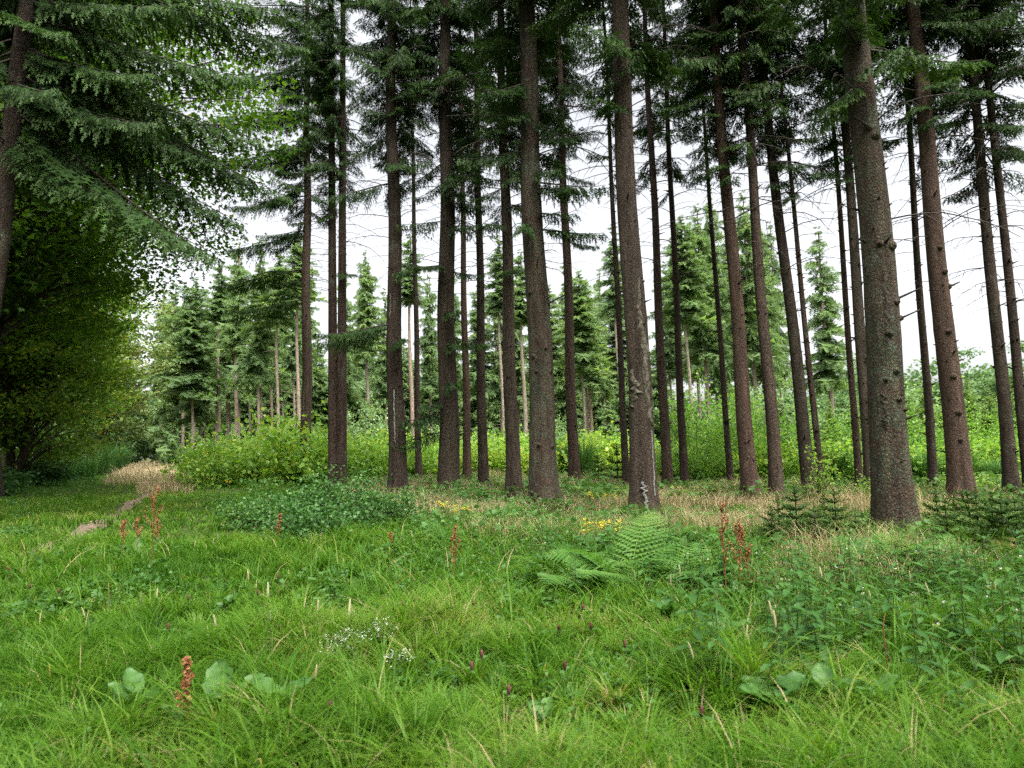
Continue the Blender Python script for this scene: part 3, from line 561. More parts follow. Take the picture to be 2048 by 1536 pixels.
def knot_on(i, x, y, rpx, stub=0.0, sdx=1.0):
    root, B, cen, rr, Y, row = TREEINFO[i]; q0 = at(x, y, Y) - B; c = cen(q0[2]); rad = rr(q0[2]); dx = np.clip(q0[0] - c[0], -rad, rad); dy = -math.sqrt(max(rad ** 2 - dx ** 2, 0)); nrm = np.array([dx, dy, 0]) / rad
    p = c + nrm * rad * .93; k = rpx * Y / FPX; g = G()
    tube(g, np.array([p, p + nrm * .02, p + nrm * .045, p + nrm * .05, p + nrm * .03]), [k * 1.35, k * 1.2, k * .8, k * .55, k * .2], 10, np.array([1, 1, 1, .3, .1.real]), cap=True)
    if stub:
        d = np.array([sdx * .8, -.35, .35]); q = p + nrm * .02 + np.outer(np.linspace(0, 1, 5), d) * stub; tube(g, q, [k * .5, k * .42, k * .36, k * .3, k * .22], 6, 0.35)
    g.build('knot', M[row[4]], [c_ for c_ in root.children if c_.name.startswith('trunk')][0], smooth=True)
for a in ((1742, 497, 6), (1768, 500, 9), (1800, 598, 6, .35, 1), (1776, 610, 6), (1760, 672, 7), (1774, 745, 6), (1790, 640, 5, .25, 1), (1756, 762, 4), (1780, 800, 5), (1722, 270, 6, .3, -1), (1735, 285, 8), (1795, 820, 4)): knot_on(21, *a)
for a in ((1090, 700, 4), (1066, 715, 4), (1096, 610, 4, .4, 1), (1072, 745, 3), (1100, 745, 4), (1060, 590, 4), (1077, 890, 4), (1104, 893, 4, .15, 1)): knot_on(8, *a)
for a in ((1880, 547, 5), (1893, 575, 5, .2, 1), (1888, 665, 5), (1897, 755, 5), (1906, 826, 5), (1908, 880, 4), (1870, 500, 4)): knot_on(23, *a)

# jagged snag at the foot of the slender trunk
def snag():
    B = ground(981, 990); r = rs(8); g = G()
    for k in range(7):
        a = r.random() * 6.28; p = np.array([.09 * np.cos(a), .06 * np.sin(a), -.05]); h = .35 + .4 * r.random(); q = p + np.outer(np.linspace(0, 1, 4), [r.normal(0, .05), r.normal(0, .04), h]); tube(g, q, [.055, .05, .035, .008], 5, 1.0)
    tag(g.build('broken_stump', M['bark_red'], loc=(B[0], B[1], gh(B[0], B[1]))), 'jagged splintered stump against the slender straight trunk', 'stump')
snag()

# ------------------------------------------------------------------ left: dark spruces and broadleaf trees
def extra_spruce(bx, by, w, tx, cb, mesh, csc, bk, label, seed, dead=0, dz=(2, 4)):
    B = ground(bx, by); B[2] = 0; Y = B[1]; T = at(tx, 0, Y); d = T - B; d = d / d[2]; H = cb + 14 * csc
    root = thing('spruce_tree', B, label, 'tree', 'dark spruces at the left border'); g, cen, rr = trunk_mesh(seed, d, H, .5 * w * Y / FPX, bk, 18); g.build('trunk', M[bk], root, smooth=True)
    link('crown', mesh, root, cen(cb), seed * 1.7, csc); r = rs(seed)
    for k in range(dead):
        z = dz[0] + (dz[1] - dz[0]) * (k + r.random()) / dead; az = r.random() * 6.28; o = link('dead_branch', DEAD[r.integers(8)], root, cen(z)); o.rotation_euler = (0, r.random() * .6, az); 
    return root, B, cen, rr, Y
A_ = extra_spruce(-85, 1062, 46, 60, 7.2, WIDE, 1.0, 'bark', 'large dark spruce at the left border with long hanging boughs', 61)
extra_spruce(-40, 1010, 20, 20, 5.0, CROWNS[0], 1.1, 'bark', 'thin dark spruce behind the large left one', 62)
extra_spruce(-360, 1010, 30, -260, 6.5, WIDE, .85, 'bark', 'dark spruce outermost on the left border', 63)
def hang_from_A(lst):
    root, B, cen, rr, Y = A_; r = rs(5)
    for (x, y, Yt, up) in lst:
        tip = at(x, y, Yt) - B; c = cen(tip[2] + up); dv = tip - c; Lx = np.linalg.norm(dv); az = math.atan2(dv[1], dv[0]); pit = math.asin(dv[2] / Lx) + .12; k = pick_spray(min(Lx, 3.2))
        o = link('live_branch', CURT[k][r.integers(2)], root, c); o.rotation_euler = (pit, 0, az - np.pi / 2); f = min(Lx / k, 1.35); o.scale = (f, Lx / k, f)
hang_from_A([(520, 300, 14, 1.6), (570, 420, 15, 2.6), (480, 470, 14, 3), (610, 120, 15, .8), (560, 40, 14, .8), (500, 170, 13.5, 1), (380, 20, 12, .6), (300, 70, 13, .6), (440, 340, 13.5, 2), (330, 260, 12, 1.2), (430, 540, 12.5, 3.4), (100, 180, 11, 1.0), (200, 400, 12, 1.6), (320, 160, 12, 1.0)])

def leaf_kite(fold=0.12):
    return G().add([(0, 0, 0), (-.5, .45, fold), (0, 1.0, 0), (.5, .45, fold), ], [(0, 2, 1), (0, 3, 2)], 0.5).bake()
KITE = leaf_kite()
def maple_leaf():
    V = [(0, 0, 0), (-.48, .12, .08), (-.62, .52, .02), (-.25, .55, 0), (0, 1.0, -.05), (.25, .55, 0), (.62, .52, .02), (.48, .12, .08)]
    return G().add(V, [(0, 2, 1), (0, 3, 2), (0, 4, 3), (0, 5, 4), (0, 6, 5), (0, 7, 6)], .5).bake()
MAPLE = maple_leaf()
def leaf_cloud(g, C, r, size, tmpl=KITE, flat=0.5, tint=0.5, ts=.15, mat=0):
    n = len(C); D = r.normal(0, 1, (n, 3)); D[:, 2] = D[:, 2] * flat - 0.3; D = norm(D)
    g.inst(tmpl, frames(D, r.normal(0, .7, n), size * (0.6 + 0.7 * r.random(n))), C, tint - .5 + r.normal(0, ts, n) + (r.random(n) < .03) * .25, mat)
def grow(r, p, d, L_, rad, depth, paths, tips, spread=0.6, up=0.15):
    n = 5; q = [np.array(p, float)]; dd = np.array(d, float)
    for k in range(n):
        dd = dd + r.normal(0, .12, 3) + np.array([0, 0, up * .3]); dd /= np.linalg.norm(dd); q.append(q[-1] + dd * L_ / n)
    q = np.array(q); paths.append((q, np.linspace(rad, rad * .55, n + 1))); 
    if depth == 0: tips.append(q[2:]); return
    if depth <= 2: tips.append(q[3:])
    for k in range(3 if depth > 1 else 4):
        t = 0.45 + .55 * r.random(); j = min(int(t * n), n - 1); b = q[j] + (q[j + 1] - q[j]) * (t * n - j)
        nd = dd + r.normal(0, spread, 3); nd[2] += .05; nd /= np.linalg.norm(nd); grow(r, b, nd, L_ * (.62 + .2 * r.random()), rad * .5, depth - 1, paths, tips, spread, up)
def broadleaf(name, B, H, R, seed, label, cat, group, leafmat, barkmat, size, nleaf, leaf=KITE, stems=1, tint=.5, lowskirt=True, flat=.5, zlow=0.1, clump=.5):
    """trunk and limbs reach out to leaf layers that fill an uneven dome"""
    r = rs(seed); root = thing(name, B, label, cat, group); g = G(); paths = []; tips = []
    # attractor clumps over the dome volume
    nc = max(40, int(nleaf / 150)); u = r.normal(0, 1, (nc, 3)); u = norm(u) * (r.random((nc, 1)) ** (1 / 2.2)); lob = 1 + .25 * np.sin(3 * np.arctan2(u[:, 1], u[:, 0]) + seed) * (1 - np.abs(u[:, 2]))
    C = np.stack([u[:, 0] * R * lob, u[:, 1] * R * lob, H * (0.5 + zlow / 2) + u[:, 2] * H * (0.5 - zlow / 2)], 1)
    for sidx in range(stems):
        lean = r.normal(0, .12, 2) + (np.array([np.cos(sidx * 2.4), np.sin(sidx * 2.4)]) * .15 if stems > 1 else 0)
        zs = np.linspace(0, H * .85, 9); q = np.stack([lean[0] * zs + .1 * np.sin(zs), lean[1] * zs + .1 * np.cos(zs * .8) - .1, zs - .1], 1); r0 = H * .013 / math.sqrt(stems)
        paths.append((q, np.linspace(r0 * 1.25, r0 * .2, 9)))
        for c in C[sidx::stems][: 220]:
            j = np.argmin(np.abs(zs - max(.3, c[2] - np.hypot(c[0], c[1]) * .6))); b = q[j] * 1.0; mid = b + (c - b) * [.35, .35, .75] + [0, 0, .06 * H * r.random()] + r.normal(0, .15, 3); tt = np.linspace(0, 1, 6)[:, None]
            paths.append(((1 - tt) ** 2 * b + 2 * tt * (1 - tt) * mid + tt ** 2 * c, np.linspace(r0 * .38, r0 * .06, 6)))
    for q, rad in paths[:1] if False else paths: tube(g, q, np.maximum(rad, .006), 6 if rad[0] > .05 else 4, 1.0)
    g.build('trunk', M[barkmat], root, smooth=True)
    g = G(); per = int(nleaf / nc); k = r.integers(0, nc, nleaf); cs = clump * R * .19 + .14
    off = r.normal(0, 1, (nleaf, 3)) * np.array([cs, cs, cs * .42]); P = C[k] + off; P[:, 2] = np.maximum(P[:, 2], .05)
    ct = r.normal(0, .09, nc)
    n = len(P); D = r.normal(0, 1, (n, 3)); D[:, 2] = D[:, 2] * flat - .35; D = norm(D)
    g.inst(leaf, frames(D, r.normal(0, .6, n), size * (.6 + .7 * r.random(n))), P, tint - .5 + ct[k] + r.normal(0, .12, n) + (r.random(n) < .02) * .3, 0)
    g.build('crown', M[leafmat], root)
    return root
LB = 'broadleaf trees along the left edge of the ride'
def gpt(x, Y): 
    p = at(x, 768, Y); return np.array([p[0], p[1], 0.0])
broadleaf('maple_tree', gpt(5, 21), 21, 7.0, 71, 'leafy maple reaching over the ride beside the dark left spruce', 'tree', LB, 'maple', 'bark_dark', .14, 90000, MAPLE, stems=2, tint=.5, zlow=.24)
broadleaf('maple_tree', gpt(30, 30), 17, 5.3, 72, 'broad maple with green foliage down to the ground at the ride edge', 'tree', LB, 'maple', 'bark_dark', .15, 60000, MAPLE, stems=2, tint=.68, zlow=.02)
broadleaf('maple_tree', gpt(100, 42), 17, 4.8, 73, 'maple behind the broad one, lit lighter green at its side', 'tree', LB, 'maple', 'bark_dark', .2, 22000, KITE, stems=2, tint=.62, zlow=.03)
broadleaf('beech_tree', gpt(215, 58), 19, 5.6, 74, 'tall pale tree whose leaves are turning yellow and pink', 'tree', LB, 'autumn', 'bark_dark', .26, 16000, KITE, tint=.5, zlow=.1)
broadleaf('beech_tree', gpt(218, 78), 15, 4.2, 75, 'bluish green tree low beside the far end of the ride', 'tree', LB, 'fartree', 'bark_dark', .3, 11000, KITE, tint=.25, zlow=.02)
broadleaf('beech_tree', gpt(245, 105), 19, 4.6, 76, 'farthest broadleaf tree where the ride ends', 'tree', LB, 'fartree', 'bark_dark', .36, 9000, KITE, tint=.55, zlow=.02)
broadleaf('maple_tree', gpt(-190, 33), 17, 8, 77, 'maple deep in the dark left wood', 'tree', LB, 'maple', 'bark_dark', .24, 14000, KITE, stems=2, tint=.35, zlow=.02)
broadleaf('maple_tree', gpt(20, 52), 19, 8, 78, 'tall maple filling the gap behind the two front maples', 'tree', LB, 'maple', 'bark_dark', .28, 14000, KITE, stems=1, tint=.4, zlow=.02)

# ------------------------------------------------------------------ far stand behind the clearing
def far_crown(seed, H, R, z0=0.0):
    r = rs(seed); g = G(); specs = []; z = z0
    while z < H - .3:
        f = (z - z0) / (H - z0); Lm = R * (1 - f) ** .8
        for k in range(6): 
            az = r.random() * 6.28; specs.append((np.array([0, 0, z + r.random() * .4]), az, -.3 + .7 * f, max(.4, Lm * (.6 + .55 * r.random()))))
        z += .75
    add_branches(g, BRLO, specs, r); return g
def far_branch_bank():
    bank = {}
    for Lb in (0.9, 1.5, 2.2, 3.2):
        out = []
        for v in range(2):
            r = rs(int(Lb * 10) + v + 900); g = G(); D, P, S, TI = [], [], [], []
            for t in np.arange(.08, 1.0, .13 / Lb):
                for sd in (-1, 1):
                    l2 = .85 * (.25 + .35 * Lb * (1 - t)) * (.7 + .5 * r.random()); d2 = np.array([sd * .8, .6, -.35 - .4 * r.random()]); base = np.array([0, Lb * t, -.12 * Lb * t])
                    D.append(d2); P.append(base); S.append(l2); TI.append(.35 + .4 * r.random())
                    D.append(d2 * .5 + [0, 0, -.9]); P.append(base + d2 * l2 * .5); S.append(.36 + .26 * r.random()); TI.append(.3 + .4 * r.random())
            D.append(np.array([0, 1, -.1])); P.append(np.array([0, 0, 0.])); S.append(Lb); TI.append(.5)
            D = np.array(D, float); g.inst(SPRIG_FAR, frames(D, r.normal(0, .6, len(D)), np.array(S)), np.array(P), np.array(TI) - .5, 0); out.append(g.bake())
        bank[Lb] = out
    return bank
FBANK = far_branch_bank()
def far_crown2(seed, H, R):
    r = rs(seed); g = G(); specs = []; z = 0
    while z < H - .3:
        f = z / H; Lm = R * (1 - f) ** .65 * (.7 + .5 * r.random())
        for k in range(6):
            az = r.random() * 6.28; specs.append((np.array([0, 0, z + r.random() * .6]), az, -.3 + .7 * f + r.normal(0, .15), max(.3, Lm * (.3 + .95 * r.random() ** 1.3))))
        z += .5
    add_branches(g, FBANK, specs, r); return g
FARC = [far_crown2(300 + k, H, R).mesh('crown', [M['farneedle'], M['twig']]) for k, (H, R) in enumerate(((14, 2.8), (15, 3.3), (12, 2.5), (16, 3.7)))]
FARH = [14, 15, 12, 16]
def far_trunk(seed, H, r0):
    g = G(); zs = np.linspace(-.2, H, 14); r = rs(seed); tube(g, np.stack([.1 * np.sin(zs * .3), .1 * np.cos(zs * .25), zs], 1), r0 * np.linspace(1, .25, 14), 8, 1.0)
    for z in np.arange(2, H * .6, .8):
        az = r.random() * 6.28; d = np.array([np.cos(az), np.sin(az), -.1]); tube(g, np.array([0, 0, z]) + np.outer([0, .5, 1], d) * (.5 + .8 * r.random()), [.03, .02, .01], 3, .5, cap=False)
    return g
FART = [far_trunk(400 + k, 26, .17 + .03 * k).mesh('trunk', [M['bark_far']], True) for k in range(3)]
def far_spruce(x, ytop, ycb, Y, label, k=0, wide=1.0, group='spruces beyond the clearing'):
    """x: pixel column of the foot; ytop, ycb: pixel rows of tip and crown base"""
    B = gpt(x, Y); zt = at(x, ytop, Y)[2]; zc = max(.2, at(x, ycb, Y)[2]); root = thing('spruce_tree', B, label, 'tree', group)
    o = link('trunk', FART[k % 3], root); o.scale = (1, 1, (zt - .3) / 26)
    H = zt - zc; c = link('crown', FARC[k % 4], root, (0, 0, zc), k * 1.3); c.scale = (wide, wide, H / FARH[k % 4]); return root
FS = [
 (345, 560, 880, 78, 'bushy spruce with branches to the ground left of the thin pale trunks', 1, 1.1), (385, 555, 790, 62, 'dense tall spruce where the ride meets the clearing', 3, 1.15),
 (400, 600, 830, 66, 'spruce directly right of the dense one by the ride', 0, 1.0), (437, 520, 640, 64, 'thin pale trunk with small top, first right of the dense spruces', 2, .8),
 (458, 560, 690, 70, 'thin pale-trunked spruce beside the first thin one', 2, .7), (472, 480, 700, 60, 'tall thin spruce with dark narrow trunk', 2, .8), (516, 480, 750, 58, 'spruce with a light straight trunk and full top', 0, .95),
 (555, 500, 640, 56, 'whitish trunked spruce left of the red-brown slim trunk', 0, .95), (596, 470, 600, 54, 'pale trunked spruce just left of the slim front trunk', 1, .8), (735, 520, 700, 66, 'spruce seen between the double stem and the streaked trunk', 1, .8),
 (822, 470, 600, 56, 'whitish trunk seen beside the thin bent spruce', 2, .8), (1003, 470, 620, 55, 'pale leaning trunk left of the lichen-green spruce', 0, .75), (1047, 500, 640, 58, 'pale trunk peeping out left of the lichen-green spruce', 2, .8),
 (1165, 540, 740, 60, 'full drooping spruce behind the gap right of the lichen-green trunk', 3, 1.0), (1178, 560, 760, 66, 'second pale trunk of the close pair behind the gap', 1, .8), (1238, 450, 620, 52, 'pale trunked spruce behind the wounded trunk', 0, .7),
 (1378, 430, 640, 52, 'spruce with white trunk and bright top right of the wounded trunk', 3, .9), (1412, 410, 700, 56, 'bright green spruce between white trunk and knotty trunk', 1, .85), (1440, 380, 780, 62, 'dark dense spruce behind the knotty trunk', 3, .8),
 (1508, 385, 700, 54, 'tall spruce with grey trunk behind the two knotty trunks', 1, .9), (1535, 430, 760, 60, 'spruce with layered boughs right of the grey trunked one', 3, .75), (1658, 455, 760, 52, 'lone slender spruce standing free against the sky', 2, 1.0),
]
for k, a in enumerate(FS): far_spruce(*a)
_r = rs(45)
mid = [(x, 500 + 110 * _r.random(), 740 + 70 * _r.random(), 68 + 24 * _r.random()) for x in np.concatenate([np.linspace(322, 610, 14), np.linspace(690, 770, 3), np.linspace(860, 960, 3), np.linspace(1000, 1240, 8)])] + [(x, 400 + 150 * _r.random(), 740, 62 + 20 * _r.random()) for x in (1340, 1360, 1395, 1430, 1470, 1525, 1560)]
for k, (x, yt, yc, Y) in enumerate(sorted(mid)): far_spruce(x, yt, yc, Y, f'{ordw(k)} from the left of the loosely crowned tall spruces in the second row', k % 4, .8 + .3 * _r.random(), 'tall loose spruces in the second row')
# the dense wall of lower spruces closing the view
r_ = rs(44)
xs = np.linspace(318, 1290, 60); lows = []
for k, x in enumerate(xs):
    lows.append((x + r_.normal(0, 8), 670 + 70 * r_.random() - 20 * math.sin(x / 90), 96 + 14 * r_.random()))
for k, (x, yt, Y) in enumerate(sorted(lows)):
    far_spruce(x, yt, 880, Y, f'{ordw(k)} spruce from the left in the dense dark wall behind the clearing', k % 4 if k % 3 else 3, 1.25, 'dense spruce wall behind the clearing')
# distant broadleaf line on the right
for k, (x, yt, Y, R) in enumerate([(1255, 770, 90, 5), (1330, 800, 95, 5), (1585, 790, 100, 6), (1640, 800, 110, 6), (1700, 790, 95, 6), (1770, 760, 105, 7), (1850, 760, 110, 7), (1925, 705, 100, 9), (2000, 740, 96, 7), (2070, 690, 90, 8), (2160, 700, 95, 9)]):
    B = gpt(x, Y); H = at(x, yt, Y)[2]; broadleaf('oak_tree', B, H, R, 800 + k, f'{ordw(k)} rounded broadleaf tree from the left on the far skyline', 'tree', 'rounded broadleaf trees on the far skyline', 'fartree', 'bark_dark', .42, 5500, KITE, tint=.5, zlow=.02)

# ------------------------------------------------------------------ clearing shrubs
def shrub_mesh(seed, H, R, size, n, tint=.5, mat='shrub'):
    r = rs(seed); g = G(); ns = 14
    tips = []
    for k in range(ns):
        az = r.random() * 6.28; ra = R * (.15 + .85 * math.sqrt(r.random())); h = H * (.55 + .5 * r.random()) * (1 - .45 * (ra / R) ** 2); t = np.linspace(0, 1, 7)
        q = np.stack([np.cos(az) * ra * t ** 1.2, np.sin(az) * ra * t ** 1.2, h * t], 1); q[1:] += r.normal(0, .03, (6, 3)); tube(g, q, np.linspace(.014, .003, 7), 3, .5, 1, cap=False); tips.append((q, h))
    P = []; 
    for (q, h) in tips:
        m = n // ns; t = r.random(m) ** .7; c = np.stack([np.interp(t, np.linspace(0, 1, 7), q[:, j]) for j in range(3)], 1); sp = .16 * R + .10 * (1 - t) * R
        P.append(c + r.normal(0, 1, (m, 3)) * sp[:, None] * [1, 1, .7])
    P = np.concatenate(P); P[:, 2] = np.abs(P[:, 2]) + .02; leaf_cloud(g, P, r, size, KITE, .6, tint, .16)
    return g.mesh('shrub', [M[mat], M['twig']])
def broom_mesh(seed, H, R, n=700):
    r = rs(seed); g = G(); az = r.random(n) * 6.28; ra = R * .35 * np.sqrt(r.random(n)); P = np.stack([np.cos(az) * ra, np.sin(az) * ra, np.zeros(n)], 1); h = H * (.35 + .65 * r.random(n)) 
    P[:, 2] = h * .0 + r.random(n) * H * .45; blades(g, P, az + r.normal(0, .4, n), R * (.25 + .6 * r.random(n)), h * .62, np.full(n, .022), .5 + r.normal(0, .18, n), 3, twist=r.normal(0, 1, n))
    return g.mesh('broom_bush', [M['broom'], M['twig']])
M['pale'] = foliage('pale_willow_leaves', [(0.0, (0.08, 0.15, 0.07)), (0.5, (0.18, 0.28, 0.13)), (1.0, (0.32, 0.40, 0.20))], 0.45, 0.4, 0.05)  # minty leaves, paled further so the colour carries the distance haze
SH = {'birch': [shrub_mesh(s, 2.6, 1.1, .075, 2800, .5) for s in (501, 502, 503)], 'bramble': [shrub_mesh(s, 1.2, 1.2, .09, 2000, t_) for s, t_ in ((511, .74), (512, .6), (513, .82), (514, .68))],
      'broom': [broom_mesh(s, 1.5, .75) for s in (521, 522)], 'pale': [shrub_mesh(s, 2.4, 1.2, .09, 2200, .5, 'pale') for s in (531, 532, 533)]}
def shrubs(kind, name, lst, lab, cat, group):
    """lst: (x, ytop, Y, width scale); labels run left to right"""
    lst = sorted(lst); Hn = {'birch': 2.6, 'bramble': 1.2, 'broom': 1.5, 'pale': 2.4}[kind]
    for k, a in enumerate(lst):
        x, yt, Y = a[:3]; B = gpt(x, Y); B[2] = gh(B[0], B[1]); H = max(.3, at(x, yt, Y)[2]) * (1.22 if kind != 'broom' else 1.1); ws = a[3] if len(a) > 3 else 1.0; ms = SH[kind]
        o = link(name, ms[k % len(ms)], None, B, k * 2.1); s = H / Hn * (.85 + .35 * math.sin(k * 2.4) ** 2); wq = max(s, .5) ** .62 * ws; o.scale = (wq, wq, s); tag(o, lab[k] if isinstance(lab, list) else lab.format(ordw(k)), cat, group)
rr_ = rs(90)
birch = [(1385, 800, 22), (1425, 765, 24), (1470, 790, 21), (1520, 830, 20), (1350, 860, 21), (1580, 840, 22), (1700, 850, 24), (1790, 830, 26), (1840, 840, 21), (1900, 845, 22), (1955, 830, 23), (2010, 840, 21), (2050, 850, 24), (1680, 890, 19), (1545, 890, 18.5), (1990, 880, 20), (1440, 860, 19), (1390, 880, 18.5), (1885, 890, 19)]
shrubs('birch', 'birch_shrub', birch, '{} leafy birch shrub from the left behind the front stand', 'shrub', 'young birch shrubs in the clearing')
br = [(x + rr_.normal(0, 10), 905 - 28 * rr_.random() - np.interp(x, [400, 520, 620, 700], [-12, 22, 24, 0]), 26 + 10 * rr_.random(), 1.2) for x in np.arange(430, 1300, 33)] + [(x + rr_.normal(0, 10), 890 + 12 * rr_.random(), 19 + 3 * rr_.random(), 1.1) for x in np.arange(1330, 2080, 50)] + [(x, 872 + 12 * rr_.random() + max(0, 520 - x) * .3, 38 + 8 * rr_.random(), 1.3) for x in np.arange(410, 1300, 42)]
shrubs('bramble', 'bramble_bush', br, '{} low bramble bush from the left in the clearing', 'bush', 'low bramble bushes in the clearing')
shrubs('broom', 'broom_bush', [(440, 880, 34), (480, 868, 38), (515, 872, 40), (555, 890, 33), (700, 880, 36), (742, 890, 30), (930, 880, 34), (1130, 880, 27), (1160, 888, 24), (1210, 870, 36), (1585, 880, 19.5), (1662, 885, 19), (1965, 905, 18.5), (1990, 915, 17.5), (1915, 900, 19), (205, 888, 44, 1.2), (232, 893, 50, 1.2), (182, 900, 40, 1.2), (248, 898, 66, 1.2), (352, 905, 66, 1.2), (385, 895, 54, 1.2), (335, 910, 80, 1.2), (1830, 905, 18.5)],
       '{} wispy green broom bush counted from the left', 'bush', 'wispy broom bushes round the clearing')
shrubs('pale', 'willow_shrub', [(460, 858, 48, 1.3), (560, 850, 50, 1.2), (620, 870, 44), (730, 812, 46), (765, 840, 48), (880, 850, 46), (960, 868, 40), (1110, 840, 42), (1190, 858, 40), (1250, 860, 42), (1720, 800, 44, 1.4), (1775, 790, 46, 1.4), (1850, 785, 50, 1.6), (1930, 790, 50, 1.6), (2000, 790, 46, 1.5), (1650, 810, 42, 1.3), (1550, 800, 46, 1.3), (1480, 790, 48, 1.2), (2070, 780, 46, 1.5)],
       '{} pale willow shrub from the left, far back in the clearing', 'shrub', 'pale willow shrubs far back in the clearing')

# ------------------------------------------------------------------ young spruces
def sapling(seed, H):
    r = rs(seed); g = G(); specs = []; z = .08
    while z < H * .93:
        f = z / H
        for k in range(6): specs.append((np.array([0, 0, z]), k * 1.05 + r.random(), .1 + .45 * f + r.normal(0, .06), max(.12, H * .95 * (1 - f) * (.8 + .3 * r.random()))))
        z += .11
    D, P, S, TI = [], [], [], []
    for (p, az, pit, l) in specs:
        d = np.array([np.cos(az) * np.cos(pit), np.sin(az) * np.cos(pit), np.sin(pit)]); n = max(1, int(l / .1))
        for q in range(n):
            f = q / n; b = p + d * l * f; D.append(d + [0, 0, .15 * f]); P.append(b); S.append(l / n * 1.3); TI.append(.35 + .4 * f)
            if n > 1:
                for s in (-1, 1): D.append(d * .7 + np.array([-d[1], d[0], 0]) * s * .7); P.append(b); S.append(.13 * (1.2 - f)); TI.append(.35 + .4 * f)
    D = np.array(D); g.inst(SPRIG, frames(D, r.normal(0, .5, len(D)), np.array(S)), np.array(P), np.array(TI) - .5 + .24, 0)
    D2 = np.array([[0.02, 0, 1.0]]); g.inst(SPRIG, frames(D2, None, np.array([H * .25])), np.array([[0, 0, H * .82]]), .2, 0)
    return g.mesh('foliage', [M['needle']]), (lambda gg: (tube(gg, np.array([[0, 0, -.05], [0, 0, H * .5], [0, 0, H]]), [.016, .01, .004], 5, .5), gg.mesh('stem', [M['twig']]))[1])(G())
def conifer(seed, H):
    r = rs(seed); g = G(); D, P, S, TI = [], [], [], []; z = .04
    while z < H * .97:
        f = z / H; n = 9
        for k in range(n):
            az = r.random() * 6.28; l = max(.04, H * .30 * (1 - f) ** .8 * (.7 + .5 * r.random())); d = np.array([np.cos(az), np.sin(az), .25 + .5 * f]); D.append(d); P.append([0, 0, z]); S.append(l); TI.append(.5 + .3 * r.random())
            for q in (.4, .7):
                for s in (-1, 1): D.append(d * .7 + np.array([-d[1], d[0], 0]) * s * .7); P.append(np.array([0, 0, z]) + d * l * q); S.append(l * .38); TI.append(.5 + .3 * r.random())
        z += H * .035
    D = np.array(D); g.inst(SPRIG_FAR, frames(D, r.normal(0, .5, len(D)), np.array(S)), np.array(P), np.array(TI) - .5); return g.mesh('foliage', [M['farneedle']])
CONF = [conifer(690 + k, H) for k, H in enumerate((.9, .7, .8))]
SAP = [sapling(600 + k, H) for k, H in enumerate((.9, .7, .8))]; SAPH = [.9, .7, .8]
_r = rs(91)
saps = [(1575, 978, 0, 8.0), (1652, 982, 0, 7.9), (1610, 1006, 0, 7.6), (1540, 998, 0, 8.4), (1525, 1015, 0, 7.8), (1690, 1020, 0, 7.6), (1630, 1000, 0, 8.6)] + [(x, 972 + 32 * _r.random(), 0, 6.8 + 1.7 * _r.random()) for x in (1852, 1868, 1885, 1905, 1915, 1930, 1948, 1960, 1978, 1990, 2005, 2020, 2035, 2050, 2070, 2090)] + [(1935, 1045, 0, 6.4), (2010, 1050, 0, 6.2), (2060, 1040, 0, 6.3)]
SL = ['small spruce seedling left of the one with raised fingers, below the knotty trunks', 'small spruce seedling with raised finger-like top left of the biggest trunk']
for k, (x, yt, _, Y) in enumerate(sorted(saps)):
    B = gpt(x, Y); B[2] = gh(B[0], B[1]); H = at(x, yt, Y)[2] - B[2]
    side = 'left' if x < 1795 else 'right'; j = k if side == 'left' else k - sum(1 for q in saps if q[0] < 1795)
    t = thing('spruce_sapling', B, f'{ordw(j)} young spruce sapling counted from the left, {side} of the biggest trunk', 'sapling', 'young spruces around the biggest trunk', k * 1.9, H / SAPH[k % 3])
    link('foliage', SAP[k % 3][0], t); link('stem', SAP[k % 3][1], t)
# young pine-like spruces in the clearing
for k, (x, yt, Y, lb) in enumerate([(1215, 800, 40, 'young spruce with open tiers left of the wounded trunk, out in the clearing'), (1560, 800, 36, 'blue-green young spruce behind the evenly knotted trunk'), (735, 800, 48, 'feathery young larch seen right of the double stem')]):
    far_spruce(x, yt, 925, Y, lb, 1 + k % 3, .42 if Y > 30 else .5, 'young conifers in the clearing')

for k, (x, yt, Y, lb) in enumerate([(1190, 905, 20, 'dark low spruce bush in the clearing left of the wounded trunk'), (1228, 890, 19, 'dark squat young spruce close against the wounded trunk')] + [(x, y, Y, f'{ordw(j)} young conifer standing above the shrubs, right half of the clearing') for j, (x, y, Y) in enumerate([(1555, 800, 38), (1600, 815, 36), (1655, 800, 40), (1705, 785, 38), (1760, 770, 42), (1815, 790, 36), (1845, 765, 44), (1890, 780, 38), (1935, 760, 44), (1975, 775, 38), (2015, 755, 42)])]):
    B = gpt(x, Y); H = at(x, yt, Y)[2]; t = thing('young_conifer', B, lb, 'tree', 'young conifers standing in the clearing', k * 1.3, H / SAPH[k % 3]); c = link('foliage', CONF[k % 3], t) if k > 1 else link('foliage', SAP[k % 3][0], t); link('stem', SAP[k % 3][1], t)
